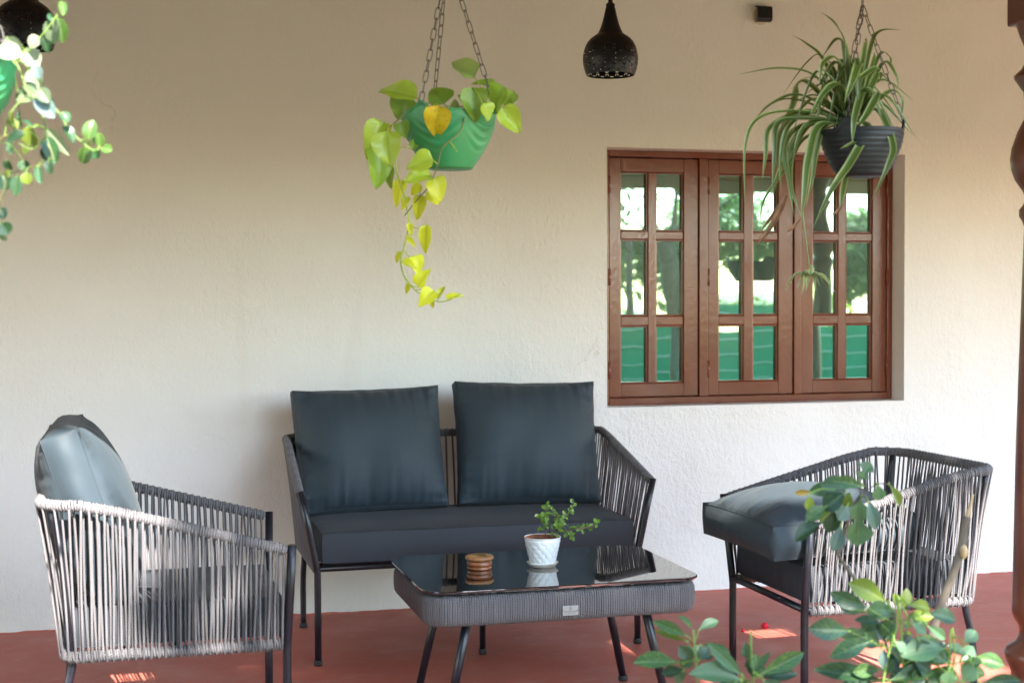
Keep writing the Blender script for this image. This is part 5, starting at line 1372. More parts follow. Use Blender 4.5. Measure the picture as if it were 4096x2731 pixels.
SHRUB_RIGHT = [((1.486, -3.296, 0.686), (1.41, -3.281, 0.726), 0.037, 'y'),
 ((1.426, -3.33, 0.683), (1.352, -3.316, 0.712), 0.028, 'd'),
 ((1.44, -3.3, 0.668), (1.392, -3.273, 0.684), 0.030, 'g'),
 ((1.485, -3.336, 0.676), (1.433, -3.307, 0.675), 0.030, 'p'),
 ((1.494, -3.332, 0.679), (1.479, -3.336, 0.71), 0.016, 'y'),
 ((1.511, -3.314, 0.674), (1.524, -3.32, 0.712), 0.021, 'y'),
 ((1.482, -3.384, 0.698), (1.535, -3.387, 0.69), 0.021, 'y'),
 ((1.518, -3.397, 0.681), (1.575, -3.413, 0.671), 0.027, 'd'),
 ((1.454, -3.334, 0.65), (1.407, -3.31, 0.661), 0.018, 'd'),
 ((1.388, -3.325, 0.638), (1.301, -3.32, 0.647), 0.036, 'd'),
 ((1.424, -3.348, 0.621), (1.34, -3.345, 0.601), 0.031, 'd'),
 ((1.429, -3.319, 0.629), (1.377, -3.312, 0.631), 0.021, 'g'),
 ((1.488, -3.316, 0.626), (1.462, -3.315, 0.649), 0.027, 'g'),
 ((1.502, -3.36, 0.655), (1.532, -3.377, 0.64), 0.021, 'p'),
 ((1.567, -3.313, 0.636), (1.614, -3.318, 0.605), 0.018, 'p'),
 ((1.534, -3.318, 0.606), (1.517, -3.313, 0.628), 0.013, 'y'),
 ((1.571, -3.375, 0.603), (1.482, -3.373, 0.601), 0.044, 'p'),
 ((1.604, -3.34, 0.569), (1.528, -3.323, 0.61), 0.040, 'g'),
 ((1.455, -3.381, 0.626), (1.473, -3.394, 0.609), 0.020, 'p'),
 ((1.591, -3.411, 0.62), (1.617, -3.415, 0.645), 0.023, 'p'),
 ((1.65, -3.346, 0.57), (1.707, -3.378, 0.564), 0.029, 'g'),
 ((1.638, -3.353, 0.578), (1.594, -3.348, 0.601), 0.021, 'd'),
 ((1.463, -3.319, 0.532), (1.343, -3.261, 0.555), 0.031, 'd'),
 ((1.457, -3.323, 0.556), (1.407, -3.302, 0.549), 0.024, 'g'),
 ((1.452, -3.345, 0.607), (1.441, -3.359, 0.568), 0.016, 'b'),
 ((1.517, -3.35, 0.576), (1.553, -3.36, 0.55), 0.031, 'd'),
 ((1.567, -3.397, 0.567), (1.56, -3.4, 0.536), 0.024, 'p'),
 ((1.6, -3.394, 0.538), (1.613, -3.409, 0.571), 0.031, 'p'),
 ((1.632, -3.403, 0.535), (1.706, -3.433, 0.545), 0.022, 'd'),
 ((1.467, -3.341, 0.537), (1.556, -3.358, 0.556), 0.030, 'g'),
 ((1.504, -3.359, 0.531), (1.532, -3.357, 0.555), 0.027, 'd'),
 ((1.58, -3.337, 0.519), (1.572, -3.328, 0.542), 0.027, 'g'),
 ((1.449, -3.31, 0.663), (1.431, -3.304, 0.63), 0.025, 'd'),
 ((1.484, -3.336, 0.661), (1.458, -3.324, 0.623), 0.022, 'g'),
 ((1.517, -3.364, 0.624), (1.535, -3.369, 0.59), 0.027, 'd'),
 ((1.502, -3.328, 0.577), (1.523, -3.336, 0.548), 0.027, 'd')]
SHRUB_RIGHT_MORE = [((1.515, -3.249, 0.567), (1.504, -3.25, 0.55), 0.019, 'g'),
 ((1.469, -3.303, 0.602), (1.421, -3.297, 0.633), 0.027, 'p'),
 ((1.48, -3.34, 0.606), (1.524, -3.344, 0.622), 0.021, 'd'),
 ((1.527, -3.234, 0.586), (1.528, -3.234, 0.627), 0.026, 'd'),
 ((1.49, -3.283, 0.6), (1.46, -3.289, 0.643), 0.027, 'd'),
 ((1.544, -3.228, 0.564), (1.577, -3.24, 0.558), 0.020, 'd'),
 ((1.495, -3.258, 0.584), (1.444, -3.254, 0.601), 0.022, 'g'),
 ((1.576, -3.248, 0.521), (1.533, -3.235, 0.501), 0.029, 'b'),
 ((1.563, -3.327, 0.56), (1.601, -3.354, 0.589), 0.026, 'p'),
 ((1.553, -3.335, 0.568), (1.583, -3.352, 0.609), 0.029, 'd'),
 ((1.596, -3.268, 0.528), (1.628, -3.29, 0.52), 0.023, 'd'),
 ((1.589, -3.29, 0.534), (1.645, -3.31, 0.522), 0.031, 'g'),
 ((1.567, -3.293, 0.555), (1.577, -3.286, 0.588), 0.022, 'g'),
 ((1.564, -3.269, 0.548), (1.523, -3.259, 0.58), 0.027, 'b'),
 ((1.553, -3.286, 0.536), (1.505, -3.279, 0.529), 0.024, 'b'),
 ((1.569, -3.289, 0.53), (1.573, -3.285, 0.503), 0.024, 'g'),
 ((1.614, -3.366, 0.561), (1.647, -3.388, 0.576), 0.020, 'g'),
 ((1.617, -3.327, 0.536), (1.601, -3.327, 0.514), 0.024, 'd'),
 ((1.639, -3.29, 0.529), (1.622, -3.282, 0.512), 0.019, 'p'),
 ((1.629, -3.346, 0.548), (1.665, -3.373, 0.547), 0.023, 'g'),
 ((1.669, -3.274, 0.543), (1.705, -3.277, 0.575), 0.026, 'd'),
 ((1.575, -3.377, 0.573), (1.529, -3.371, 0.604), 0.026, 'g'),
 ((1.594, -3.36, 0.568), (1.569, -3.365, 0.598), 0.019, 'p'),
 ((1.636, -3.288, 0.544), (1.601, -3.286, 0.569), 0.019, 'd'),
 ((1.52, -3.234, 0.521), (1.543, -3.243, 0.563), 0.029, 'd'),
 ((1.456, -3.293, 0.531), (1.4, -3.285, 0.549), 0.026, 'd'),
 ((1.48, -3.298, 0.537), (1.497, -3.303, 0.569), 0.021, 'g'),
 ((1.483, -3.243, 0.508), (1.417, -3.245, 0.51), 0.028, 'd'),
 ((1.475, -3.297, 0.51), (1.472, -3.305, 0.479), 0.030, 'g'),
 ((1.47, -3.331, 0.526), (1.516, -3.333, 0.507), 0.026, 'g'),
 ((1.571, -3.237, 0.637), (1.608, -3.25, 0.643), 0.018, 'y'),
 ((1.554, -3.266, 0.639), (1.594, -3.28, 0.634), 0.021, 'd'),
 ((1.559, -3.262, 0.642), (1.598, -3.287, 0.649), 0.022, 'y'),
 ((1.514, -3.316, 0.649), (1.524, -3.323, 0.635), 0.017, 'g'),
 ((1.516, -3.275, 0.649), (1.477, -3.254, 0.653), 0.021, 'g')]
SHRUB_LEFT_MORE = [((1.112, -3.177, 0.563), (1.093, -3.175, 0.593), 0.021, 'g'),
 ((1.162, -3.078, 0.536), (1.169, -3.075, 0.567), 0.022, 'd'),
 ((1.103, -3.192, 0.567), (1.075, -3.194, 0.598), 0.022, 'd'),
 ((1.17, -3.099, 0.527), (1.22, -3.115, 0.527), 0.024, 'd'),
 ((1.116, -3.199, 0.567), (1.139, -3.196, 0.593), 0.020, 'd'),
 ((1.122, -3.181, 0.561), (1.138, -3.183, 0.586), 0.017, 'd'),
 ((1.281, -3.104, 0.499), (1.287, -3.116, 0.538), 0.025, 'g'),
 ((1.23, -3.214, 0.506), (1.237, -3.225, 0.482), 0.024, 'p'),
 ((1.255, -3.13, 0.487), (1.228, -3.121, 0.472), 0.020, 'g'),
 ((1.222, -3.226, 0.533), (1.222, -3.229, 0.564), 0.020, 'd'),
 ((1.25, -3.131, 0.489), (1.209, -3.126, 0.48), 0.021, 'g'),
 ((1.211, -3.208, 0.518), (1.161, -3.198, 0.522), 0.023, 'd'),
 ((1.221, -3.229, 0.507), (1.226, -3.232, 0.472), 0.030, 'g'),
 ((1.269, -3.135, 0.505), (1.289, -3.132, 0.532), 0.021, 'd')]
SHRUB_RIGHT_STEM = [([(1.452, -3.336, 0.499), (1.457, -3.336, 0.54), (1.467, -3.337, 0.59), (1.484, -3.34, 0.645), (1.49, -3.341, 0.677)], 0.0024, 'green'),
 ([(1.589, -3.373, 0.498), (1.591, -3.372, 0.557), (1.595, -3.372, 0.59), (1.586, -3.369, 0.612)], 0.0020, 'green'),
 ([(1.465, -3.333, 0.695), (1.482, -3.339, 0.669)], 0.0012, 'green'),
 ([(1.543, -3.355, 0.671), (1.517, -3.348, 0.664), (1.489, -3.341, 0.657)], 0.0012, 'green'),
 ([(1.429, -3.324, 0.681), (1.48, -3.339, 0.65)], 0.0010, 'green'),
 ([(1.455, -3.332, 0.649), (1.477, -3.339, 0.628)], 0.0010, 'green'),
 ([(1.393, -3.316, 0.635), (1.467, -3.337, 0.601)], 0.0010, 'green'),
 ([(1.436, -3.328, 0.615), (1.466, -3.337, 0.586)], 0.0010, 'green'),
 ([(1.577, -3.366, 0.6), (1.593, -3.371, 0.581)], 0.0010, 'green'),
 ([(1.585, -3.369, 0.578), (1.592, -3.372, 0.564)], 0.0010, 'green'),
 ([(1.51, -3.347, 0.652), (1.487, -3.341, 0.65)], 0.0010, 'green'),
 ([(1.541, -3.355, 0.647), (1.487, -3.341, 0.64)], 0.0007, 'green'),
 ([(1.613, -3.376, 0.61), (1.595, -3.372, 0.59)], 0.0010, 'green'),
 ([(1.627, -3.381, 0.58), (1.593, -3.372, 0.569)], 0.0010, 'green')]
JADE_STEMS = [([(1.29, -1.52, 0.54), (1.29, -1.519, 0.573), (1.288, -1.517, 0.609), (1.295, -1.518, 0.64)], 0.0022, 'bark'),
 ([(1.306, -1.524, 0.542), (1.32, -1.527, 0.561), (1.349, -1.556, 0.565), (1.378, -1.574, 0.573), (1.408, -1.582, 0.576), (1.43, -1.588, 0.583), (1.443, -1.591, 0.591)], 0.0037, 'bark'),
 ([(1.312, -1.505, 0.55), (1.304, -1.491, 0.582), (1.293, -1.488, 0.602), (1.278, -1.494, 0.612)], 0.0017, 'bark'),
 ([(1.317, -1.527, 0.559), (1.342, -1.512, 0.578), (1.356, -1.515, 0.603), (1.372, -1.519, 0.62), (1.381, -1.521, 0.643), (1.386, -1.522, 0.654)], 0.0017, 'bark'),
 ([(1.322, -1.528, 0.564), (1.325, -1.549, 0.595), (1.312, -1.544, 0.618), (1.301, -1.541, 0.635)], 0.0014, 'bark'),
 ([(1.295, -1.52, 0.581), (1.329, -1.498, 0.599), (1.345, -1.502, 0.619)], 0.0013, 'bark')]
JADE_LEAVES = [((1.319, -1.536, 0.555), (1.3, -1.534, 0.55), 0.012, 'j'),
 ((1.33, -1.521, 0.553), (1.327, -1.522, 0.537), 0.011, 'k'),
 ((1.338, -1.523, 0.555), (1.353, -1.528, 0.556), 0.010, 'j'),
 ((1.333, -1.549, 0.56), (1.324, -1.552, 0.577), 0.012, 'j'),
 ((1.352, -1.51, 0.555), (1.336, -1.505, 0.557), 0.011, 'k'),
 ((1.341, -1.554, 0.563), (1.322, -1.55, 0.569), 0.013, 'j'),
 ((1.355, -1.53, 0.56), (1.367, -1.534, 0.555), 0.009, 'k'),
 ((1.366, -1.507, 0.556), (1.353, -1.502, 0.553), 0.009, 'j'),
 ((1.357, -1.553, 0.565), (1.368, -1.559, 0.575), 0.010, 'j'),
 ((1.369, -1.532, 0.562), (1.365, -1.536, 0.545), 0.012, 'k'),
 ((1.381, -1.508, 0.558), (1.38, -1.512, 0.546), 0.009, 'j'),
 ((1.377, -1.543, 0.565), (1.366, -1.542, 0.576), 0.010, 'j'),
 ((1.383, -1.542, 0.566), (1.396, -1.552, 0.58), 0.013, 'j'),
 ((1.381, -1.567, 0.57), (1.364, -1.557, 0.577), 0.013, 'j'),
 ((1.399, -1.525, 0.564), (1.412, -1.532, 0.563), 0.009, 'k'),
 ((1.395, -1.551, 0.569), (1.403, -1.558, 0.579), 0.009, 'k'),
 ((1.391, -1.578, 0.573), (1.374, -1.578, 0.566), 0.011, 'j'),
 ((1.417, -1.514, 0.563), (1.42, -1.518, 0.544), 0.013, 'j'),
 ((1.404, -1.571, 0.573), (1.399, -1.574, 0.59), 0.011, 'j'),
 ((1.402, -1.582, 0.575), (1.386, -1.573, 0.57), 0.012, 'k'),
 ((1.424, -1.536, 0.568), (1.442, -1.537, 0.56), 0.012, 'j'),
 ((1.428, -1.529, 0.567), (1.429, -1.527, 0.582), 0.010, 'j'),
 ((1.417, -1.574, 0.576), (1.428, -1.58, 0.587), 0.010, 'k'),
 ((1.423, -1.574, 0.577), (1.407, -1.575, 0.575), 0.009, 'j'),
 ((1.424, -1.582, 0.58), (1.417, -1.579, 0.564), 0.012, 'j'),
 ((1.432, -1.558, 0.576), (1.422, -1.561, 0.566), 0.009, 'j'),
 ((1.432, -1.573, 0.58), (1.416, -1.566, 0.581), 0.011, 'j'),
 ((1.448, -1.533, 0.573), (1.43, -1.526, 0.572), 0.012, 'j'),
 ((1.448, -1.543, 0.577), (1.442, -1.538, 0.566), 0.009, 'j'),
 ((1.445, -1.556, 0.58), (1.427, -1.553, 0.579), 0.011, 'j'),
 ((1.448, -1.555, 0.581), (1.438, -1.555, 0.595), 0.011, 'j'),
 ((1.437, -1.597, 0.589), (1.432, -1.598, 0.577), 0.009, 'j'),
 ((1.449, -1.565, 0.585), (1.457, -1.572, 0.599), 0.011, 'j'),
 ((1.441, -1.594, 0.591), (1.427, -1.594, 0.607), 0.013, 'j'),
 ((1.287, -1.529, 0.577), (1.298, -1.529, 0.569), 0.009, 'k'),
 ((1.289, -1.52, 0.578), (1.29, -1.518, 0.591), 0.009, 'k'),
 ((1.295, -1.5, 0.579), (1.283, -1.496, 0.592), 0.012, 'j'),
 ((1.285, -1.532, 0.588), (1.297, -1.537, 0.602), 0.012, 'j'),
 ((1.285, -1.532, 0.592), (1.282, -1.53, 0.606), 0.010, 'j'),
 ((1.297, -1.491, 0.589), (1.292, -1.488, 0.576), 0.009, 'j'),
 ((1.284, -1.533, 0.603), (1.296, -1.541, 0.613), 0.011, 'j'),
 ((1.277, -1.555, 0.609), (1.291, -1.559, 0.603), 0.010, 'k'),
 ((1.282, -1.538, 0.611), (1.27, -1.541, 0.625), 0.012, 'j'),
 ((1.284, -1.532, 0.615), (1.298, -1.54, 0.621), 0.011, 'j'),
 ((1.282, -1.54, 0.617), (1.282, -1.54, 0.601), 0.011, 'j'),
 ((1.291, -1.511, 0.616), (1.307, -1.519, 0.618), 0.011, 'j'),
 ((1.295, -1.5, 0.618), (1.288, -1.502, 0.604), 0.011, 'j'),
 ((1.3, -1.485, 0.619), (1.314, -1.495, 0.633), 0.013, 'j'),
 ((1.294, -1.511, 0.628), (1.281, -1.505, 0.642), 0.013, 'j'),
 ((1.298, -1.5, 0.632), (1.295, -1.5, 0.645), 0.009, 'j'),
 ((1.302, -1.49, 0.631), (1.317, -1.493, 0.637), 0.011, 'j'),
 ((1.299, -1.504, 0.639), (1.303, -1.509, 0.656), 0.011, 'j'),
 ((1.288, -1.544, 0.583), (1.287, -1.544, 0.596), 0.009, 'j'),
 ((1.294, -1.516, 0.583), (1.29, -1.518, 0.595), 0.008, 'k'),
 ((1.298, -1.501, 0.583), (1.291, -1.501, 0.599), 0.011, 'j'),
 ((1.29, -1.52, 0.591), (1.291, -1.522, 0.578), 0.009, 'k'),
 ((1.297, -1.492, 0.589), (1.28, -1.491, 0.584), 0.011, 'k'),
 ((1.289, -1.513, 0.596), (1.285, -1.511, 0.608), 0.008, 'k'),
 ((1.288, -1.505, 0.601), (1.276, -1.504, 0.613), 0.011, 'k'),
 ((1.278, -1.533, 0.608), (1.29, -1.538, 0.596), 0.011, 'j'),
 ((1.284, -1.508, 0.605), (1.266, -1.503, 0.603), 0.012, 'k'),
 ((1.271, -1.543, 0.613), (1.268, -1.544, 0.6), 0.009, 'j'),
 ((1.28, -1.51, 0.608), (1.266, -1.51, 0.602), 0.010, 'j'),
 ((1.268, -1.545, 0.615), (1.275, -1.543, 0.599), 0.012, 'j'),
 ((1.264, -1.55, 0.618), (1.278, -1.555, 0.622), 0.009, 'j'),
 ((1.267, -1.529, 0.617), (1.25, -1.53, 0.61), 0.011, 'k'),
 ((1.315, -1.545, 0.571), (1.329, -1.553, 0.58), 0.011, 'j'),
 ((1.322, -1.536, 0.572), (1.309, -1.528, 0.583), 0.012, 'j'),
 ((1.316, -1.561, 0.578), (1.306, -1.56, 0.591), 0.011, 'j'),
 ((1.334, -1.515, 0.573), (1.341, -1.516, 0.583), 0.009, 'k'),
 ((1.319, -1.566, 0.582), (1.335, -1.575, 0.585), 0.012, 'j'),
 ((1.33, -1.548, 0.583), (1.339, -1.547, 0.593), 0.009, 'j'),
 ((1.335, -1.536, 0.582), (1.321, -1.536, 0.572), 0.011, 'j'),
 ((1.338, -1.533, 0.586), (1.351, -1.537, 0.592), 0.009, 'j'),
 ((1.332, -1.559, 0.594), (1.332, -1.558, 0.609), 0.011, 'j'),
 ((1.348, -1.516, 0.59), (1.35, -1.518, 0.578), 0.009, 'k'),
 ((1.346, -1.53, 0.597), (1.347, -1.528, 0.611), 0.010, 'k'),
 ((1.358, -1.499, 0.596), (1.371, -1.502, 0.606), 0.011, 'j'),
 ((1.337, -1.569, 0.609), (1.349, -1.573, 0.604), 0.008, 'j'),
 ((1.354, -1.522, 0.605), (1.338, -1.52, 0.601), 0.010, 'j'),
 ((1.358, -1.521, 0.608), (1.344, -1.519, 0.61), 0.009, 'k'),
 ((1.36, -1.527, 0.612), (1.346, -1.523, 0.625), 0.012, 'k'),
 ((1.363, -1.524, 0.614), (1.381, -1.524, 0.623), 0.012, 'j'),
 ((1.365, -1.521, 0.614), (1.381, -1.523, 0.627), 0.013, 'j'),
 ((1.37, -1.522, 0.619), (1.364, -1.523, 0.633), 0.009, 'k'),
 ((1.369, -1.529, 0.621), (1.381, -1.533, 0.614), 0.009, 'j'),
 ((1.357, -1.572, 0.631), (1.37, -1.574, 0.626), 0.009, 'j'),
 ((1.363, -1.56, 0.635), (1.365, -1.56, 0.648), 0.009, 'j'),
 ((1.372, -1.537, 0.638), (1.376, -1.538, 0.623), 0.010, 'j'),
 ((1.379, -1.519, 0.637), (1.393, -1.524, 0.641), 0.010, 'k'),
 ((1.386, -1.507, 0.643), (1.379, -1.506, 0.66), 0.013, 'k'),
 ((1.378, -1.535, 0.65), (1.391, -1.535, 0.642), 0.009, 'j'),
 ((1.319, -1.541, 0.58), (1.305, -1.536, 0.572), 0.011, 'k'),
 ((1.335, -1.493, 0.574), (1.342, -1.5, 0.59), 0.012, 'k'),
 ((1.332, -1.507, 0.578), (1.325, -1.505, 0.566), 0.009, 'k'),
 ((1.329, -1.526, 0.586), (1.347, -1.529, 0.581), 0.012, 'j'),
 ((1.337, -1.502, 0.583), (1.35, -1.51, 0.575), 0.011, 'j'),
 ((1.33, -1.53, 0.592), (1.321, -1.527, 0.601), 0.009, 'k'),
 ((1.335, -1.514, 0.59), (1.324, -1.508, 0.584), 0.009, 'j'),
 ((1.334, -1.505, 0.595), (1.317, -1.498, 0.591), 0.012, 'j'),
 ((1.315, -1.561, 0.608), (1.326, -1.565, 0.618), 0.010, 'j'),
 ((1.334, -1.496, 0.599), (1.351, -1.497, 0.592), 0.011, 'j'),
 ((1.327, -1.507, 0.605), (1.309, -1.505, 0.613), 0.012, 'j'),
 ((1.325, -1.505, 0.61), (1.311, -1.502, 0.613), 0.009, 'j'),
 ((1.32, -1.512, 0.615), (1.333, -1.515, 0.616), 0.008, 'j'),
 ((1.324, -1.497, 0.615), (1.329, -1.497, 0.626), 0.008, 'k'),
 ((1.324, -1.488, 0.617), (1.339, -1.493, 0.609), 0.011, 'j'),
 ((1.312, -1.524, 0.625), (1.31, -1.522, 0.639), 0.010, 'j'),
 ((1.311, -1.518, 0.628), (1.312, -1.522, 0.641), 0.008, 'k'),
 ((1.318, -1.487, 0.628), (1.329, -1.493, 0.618), 0.011, 'j'),
 ((1.281, -1.517, 0.567), (1.291, -1.525, 0.579), 0.011, 'j'),
 ((1.274, -1.54, 0.571), (1.259, -1.533, 0.571), 0.010, 'j'),
 ((1.274, -1.533, 0.569), (1.259, -1.532, 0.562), 0.010, 'k'),
 ((1.285, -1.492, 0.561), (1.278, -1.493, 0.573), 0.009, 'j'),
 ((1.28, -1.503, 0.562), (1.269, -1.5, 0.569), 0.008, 'j'),
 ((1.32, -1.494, 0.576), (1.331, -1.498, 0.569), 0.009, 'j'),
 ((1.31, -1.538, 0.583), (1.302, -1.539, 0.573), 0.009, 'k'),
 ((1.316, -1.537, 0.583), (1.306, -1.541, 0.569), 0.011, 'j'),
 ((1.317, -1.557, 0.586), (1.31, -1.559, 0.599), 0.010, 'j'),
 ((1.328, -1.544, 0.583), (1.339, -1.546, 0.592), 0.009, 'j'),
 ((1.349, -1.498, 0.575), (1.333, -1.496, 0.576), 0.009, 'k'),
 ((1.334, -1.551, 0.584), (1.315, -1.549, 0.586), 0.012, 'j'),
 ((1.346, -1.523, 0.581), (1.335, -1.521, 0.591), 0.010, 'j'),
 ((1.333, -1.562, 0.589), (1.346, -1.566, 0.584), 0.009, 'j'),
 ((1.334, -1.55, 0.59), (1.322, -1.551, 0.58), 0.010, 'k'),
 ((1.345, -1.51, 0.586), (1.357, -1.517, 0.586), 0.008, 'j'),
 ((1.335, -1.536, 0.593), (1.349, -1.538, 0.583), 0.011, 'j'),
 ((1.336, -1.527, 0.595), (1.351, -1.529, 0.587), 0.011, 'j'),
 ((1.328, -1.544, 0.601), (1.33, -1.541, 0.587), 0.010, 'j'),
 ((1.344, -1.572, 0.561), (1.337, -1.567, 0.547), 0.011, 'k'),
 ((1.358, -1.544, 0.551), (1.344, -1.546, 0.543), 0.010, 'j'),
 ((1.359, -1.558, 0.549), (1.366, -1.557, 0.535), 0.010, 'j'),
 ((1.373, -1.525, 0.539), (1.386, -1.527, 0.532), 0.010, 'j'),
 ((1.376, -1.518, 0.537), (1.378, -1.524, 0.556), 0.012, 'j'),
 ((1.365, -1.556, 0.544), (1.377, -1.56, 0.558), 0.012, 'j'),
 ((1.381, -1.511, 0.536), (1.387, -1.509, 0.55), 0.010, 'j'),
 ((1.364, -1.569, 0.546), (1.372, -1.568, 0.533), 0.010, 'k')]


jade = thing('jade_plant', 'small bushy succulent with round green leaves growing in the white flowerpot', 'plant', (PX_, PY_, TZ + 0.066))
jo = (PX_, PY_, TZ + 0.066)
stems(jade, jo, JADE_STEMS, {'bark': M_BARK})
rj = random.Random(8)
for B_, T_, w_, m_ in JADE_LEAVES:
    place_leaf(jade, jo, B_, T_, w_, L_JADE[m_], 'jade', o_obov, upw=0.5, rr_=rj, curl=0.1, fold=0.35, nseg=7)

petioles(jade, jo, JADE_STEMS, JADE_LEAVES, M_GREENSTEM, 0.0007, 0.05)
# ------------------------------------------------------------------ chains and hanging pots
def link_mesh(name, lx, lw, r_):
    pts = []
    for i in range(16):
        a = 2 * pi * i / 16
        x = (lw / 2) * cos(a); z = (lx / 2 - lw / 2) * (1 if sin(a) > 0 else -1) * (1 if abs(sin(a)) > 0.01 else 0) + (lw / 2) * sin(a)
        pts.append((x, 0, z))
    return MB().tube(pts, r_, 5, False, True).mesh(name, M_CHAIN)
LINK = link_mesh('chain_link', 0.033, 0.0115, 0.0013)
def chain(parent, origin, a, b, seed):
    A, B = Vector(a) - Vector(origin), Vector(b) - Vector(origin)
    d_ = B - A; L = d_.length; n = max(2, round(L / 0.0285)); q = d_.to_track_quat('Z', 'Y')
    ce = link('chain', None, parent); ce.location = A; ce.empty_display_size = 0.02
    rr_ = random.Random(seed)
    for i in range(n):
        o = link('chain_link', LINK, ce)
        o.matrix_basis = Matrix.Translation(d_ * ((i + 0.5) / n)) @ q.to_matrix().to_4x4() @ Matrix.Rotation((pi / 2) * (i % 2) + rr_.uniform(-.3, .3) + 0.5, 4, 'Z') @ Matrix.Diagonal((1, 1, L / n / 0.0285, 1))
    return ce
def hook(parent, origin, p, z1):
    P = [Vector(p) + Vector((0.008 * sin(i * 0.5), 0, -0.012 + 0.012 * (1 - cos(i * 0.5)))) for i in range(9)]
    P += [Vector((p[0], p[1], z)) for z in (p[2] + 0.02, z1)]
    ob('hook', MB().tube(P, 0.0022, 6), M_CHAIN, parent, True, origin)
def swag(r, z, a, i, H=0.14):
    f = z / H
    if f < 0.1 or f > 0.92: return r, z
    loc_ = ((a / (2 * pi) * 5 + 0.15) % 1.0) * 2 - 1
    dd = f - 0.30 * loc_ * loc_ - 0.18
    amp = 0.0026 * max(0, 1 - abs(loc_) ** 4) * (1 if dd > 0 else 0) * min(1, max(0, dd * 6)) * min(1, max(0, (0.92 - f) * 6))
    return r + amp * sin(dd * 40), z
def green_pot(center, zr, zb, r_, label, ztop, lugs, group):
    H = zr - zb
    o_ = (center[0], center[1], zb)
    t = thing('hanging_pot', label, 'hanging pot', o_, 0, group)
    prof = [(0.0, 0.0), (r_ * 0.50, 0.0), (r_ * 0.52, 0.004)]
    for i in range(1, 30):
        f = i / 29
        prof.append((r_ * (0.52 + 0.48 * (1 - (1 - f) ** 1.75)), 0.004 + (H - 0.008) * f))
    prof += [(r_ * 1.02, H - 0.003), (r_ * 1.015, H), (r_ * 0.97, H), (r_ * 0.95, H - 0.008), (r_ * 0.88, H * 0.6)]
    def fn(r, z, a, i):
        r, z = swag(r, z, a, i, H)
        if z > H * 0.86:
            lift = sum(exp(-(((a - la + pi) % (2 * pi) - pi) / 0.17) ** 2) for la in lugs)
            z += 0.022 * lift * (z - H * 0.86) / (H * 0.14)
        return r, z
    ob('pot_body', MB().lathe(prof, 120, fn=fn), M_GREENPOT, t)
    ob('soil', MB().lathe([(r_ * 0.95, H - 0.018), (r_ * 0.6, H - 0.012), (0.0, H - 0.010)], 32, fn=lambda r, z, a, i: (r, z + 0.004 * noise.noise((r * 60 * cos(a), r * 60 * sin(a), 2)))), M_SOIL, t)
    hk = (center[0] + 0.0, center[1], ztop)
    for k, la in enumerate(lugs):
        p = (center[0] + r_ * 0.99 * cos(la), center[1] + r_ * 0.99 * sin(la), zr + 0.014)
        chain(t, o_, p, hk, k)
    hook(t, o_, hk, roof_z(max(center[1], -2.9)) - 0.001)
    return t
green_pot((0.793, -2.341), 1.771, 1.632, 0.119, 'green plastic hanging pot with swag relief, in the middle of the veranda opening', 2.165, (radians(222), radians(98), radians(-18)), 'green hanging pots')
gp2 = green_pot((-0.305, -2.96), 1.752, 1.628, 0.105, 'green plastic hanging pot cut off by the left edge of the picture, in sunshine', 2.12, (radians(210), radians(90), radians(-30)), 'green hanging pots')
ob('bracket', MB().tube([(-0.305, -2.96, 2.14), (-0.305, -2.96, 2.20), (-0.305, -2.94, 2.21), (-0.305, -2.936, 2.21)], 0.004, 6), M_CHAIN, gp2, True, (-0.305, -2.96, 1.628))

bp_o = (1.876, -2.482, 1.622)
bpt = thing('hanging_pot', 'black ribbed plastic hanging pot in front of the window', 'hanging pot', bp_o)
def black_body(t, cen, r_, H, tilt=0.0):
    prof = [(0.0, 0.0), (r_ * 0.55, 0.0), (r_ * 0.58, 0.004)]
    for i in range(1, 64):
        f = i / 63
        rr_ = r_ * (0.58 + 0.42 * (1 - (1 - f) ** 1.8))
        rr_ += 0.0014 * (0.5 + 0.5 * sin(f * 2 * pi * 8.5)) if f < 0.95 else 0.002
        prof.append((rr_, 0.004 + (H - 0.006) * f))
    prof += [(r_ * 1.03, H), (r_ * 0.97, H), (r_ * 0.93, H * 0.7)]
    def fn(r, z, a, i):
        if z > H * 0.8:
            lift = sum(exp(-(((a - la + pi) % (2 * pi) - pi) / 0.2) ** 4) for la in (radians(222), radians(95), radians(-32)))
            z += 0.028 * lift * (z - H * 0.8) / (H * 0.2)
        return r, z
    o = ob('pot_body', MB().lathe(prof, 96, fn=fn), M_BLACKPOT, t)
    ob('soil', MB().lathe([(r_ * 0.95, H - 0.02), (0.0, H - 0.012)], 32), M_SOIL, t)
    return o
black_body(bpt, None, 0.108, 0.120)
for k, (dx, dy) in enumerate(((-0.080, -0.07), (-0.01, 0.106), (0.091, -0.058))):
    chain(bpt, bp_o, (bp_o[0] + dx, bp_o[1] + dy, 1.622 + 0.137), (1.880, -2.476, 2.07), 10 + k)
chain(bpt, bp_o, (1.880, -2.476, 2.068), (1.880, -2.476, 2.145), 20)
hook(bpt, bp_o, (1.880, -2.476, 2.15), 2.162)
# a second black pot that shows only as a reflection in the middle sash
bp2 = thing('hanging_pot', 'dark hanging pot with a small plant, seen only mirrored in the middle sash', 'hanging pot', (3.95, -2.43, 1.38))
black_body(bp2, None, 0.115, 0.13)
for k in range(3):
    a = radians(222 - 127 * k); chain(bp2, (3.95, -2.43, 1.38), (3.95 + 0.112 * cos(a), -2.43 + 0.112 * sin(a), 1.53), (3.95, -2.43, 1.95), 30 + k)
hook(bp2, (3.95, -2.43, 1.38), (3.95, -2.43, 1.955), 2.162)

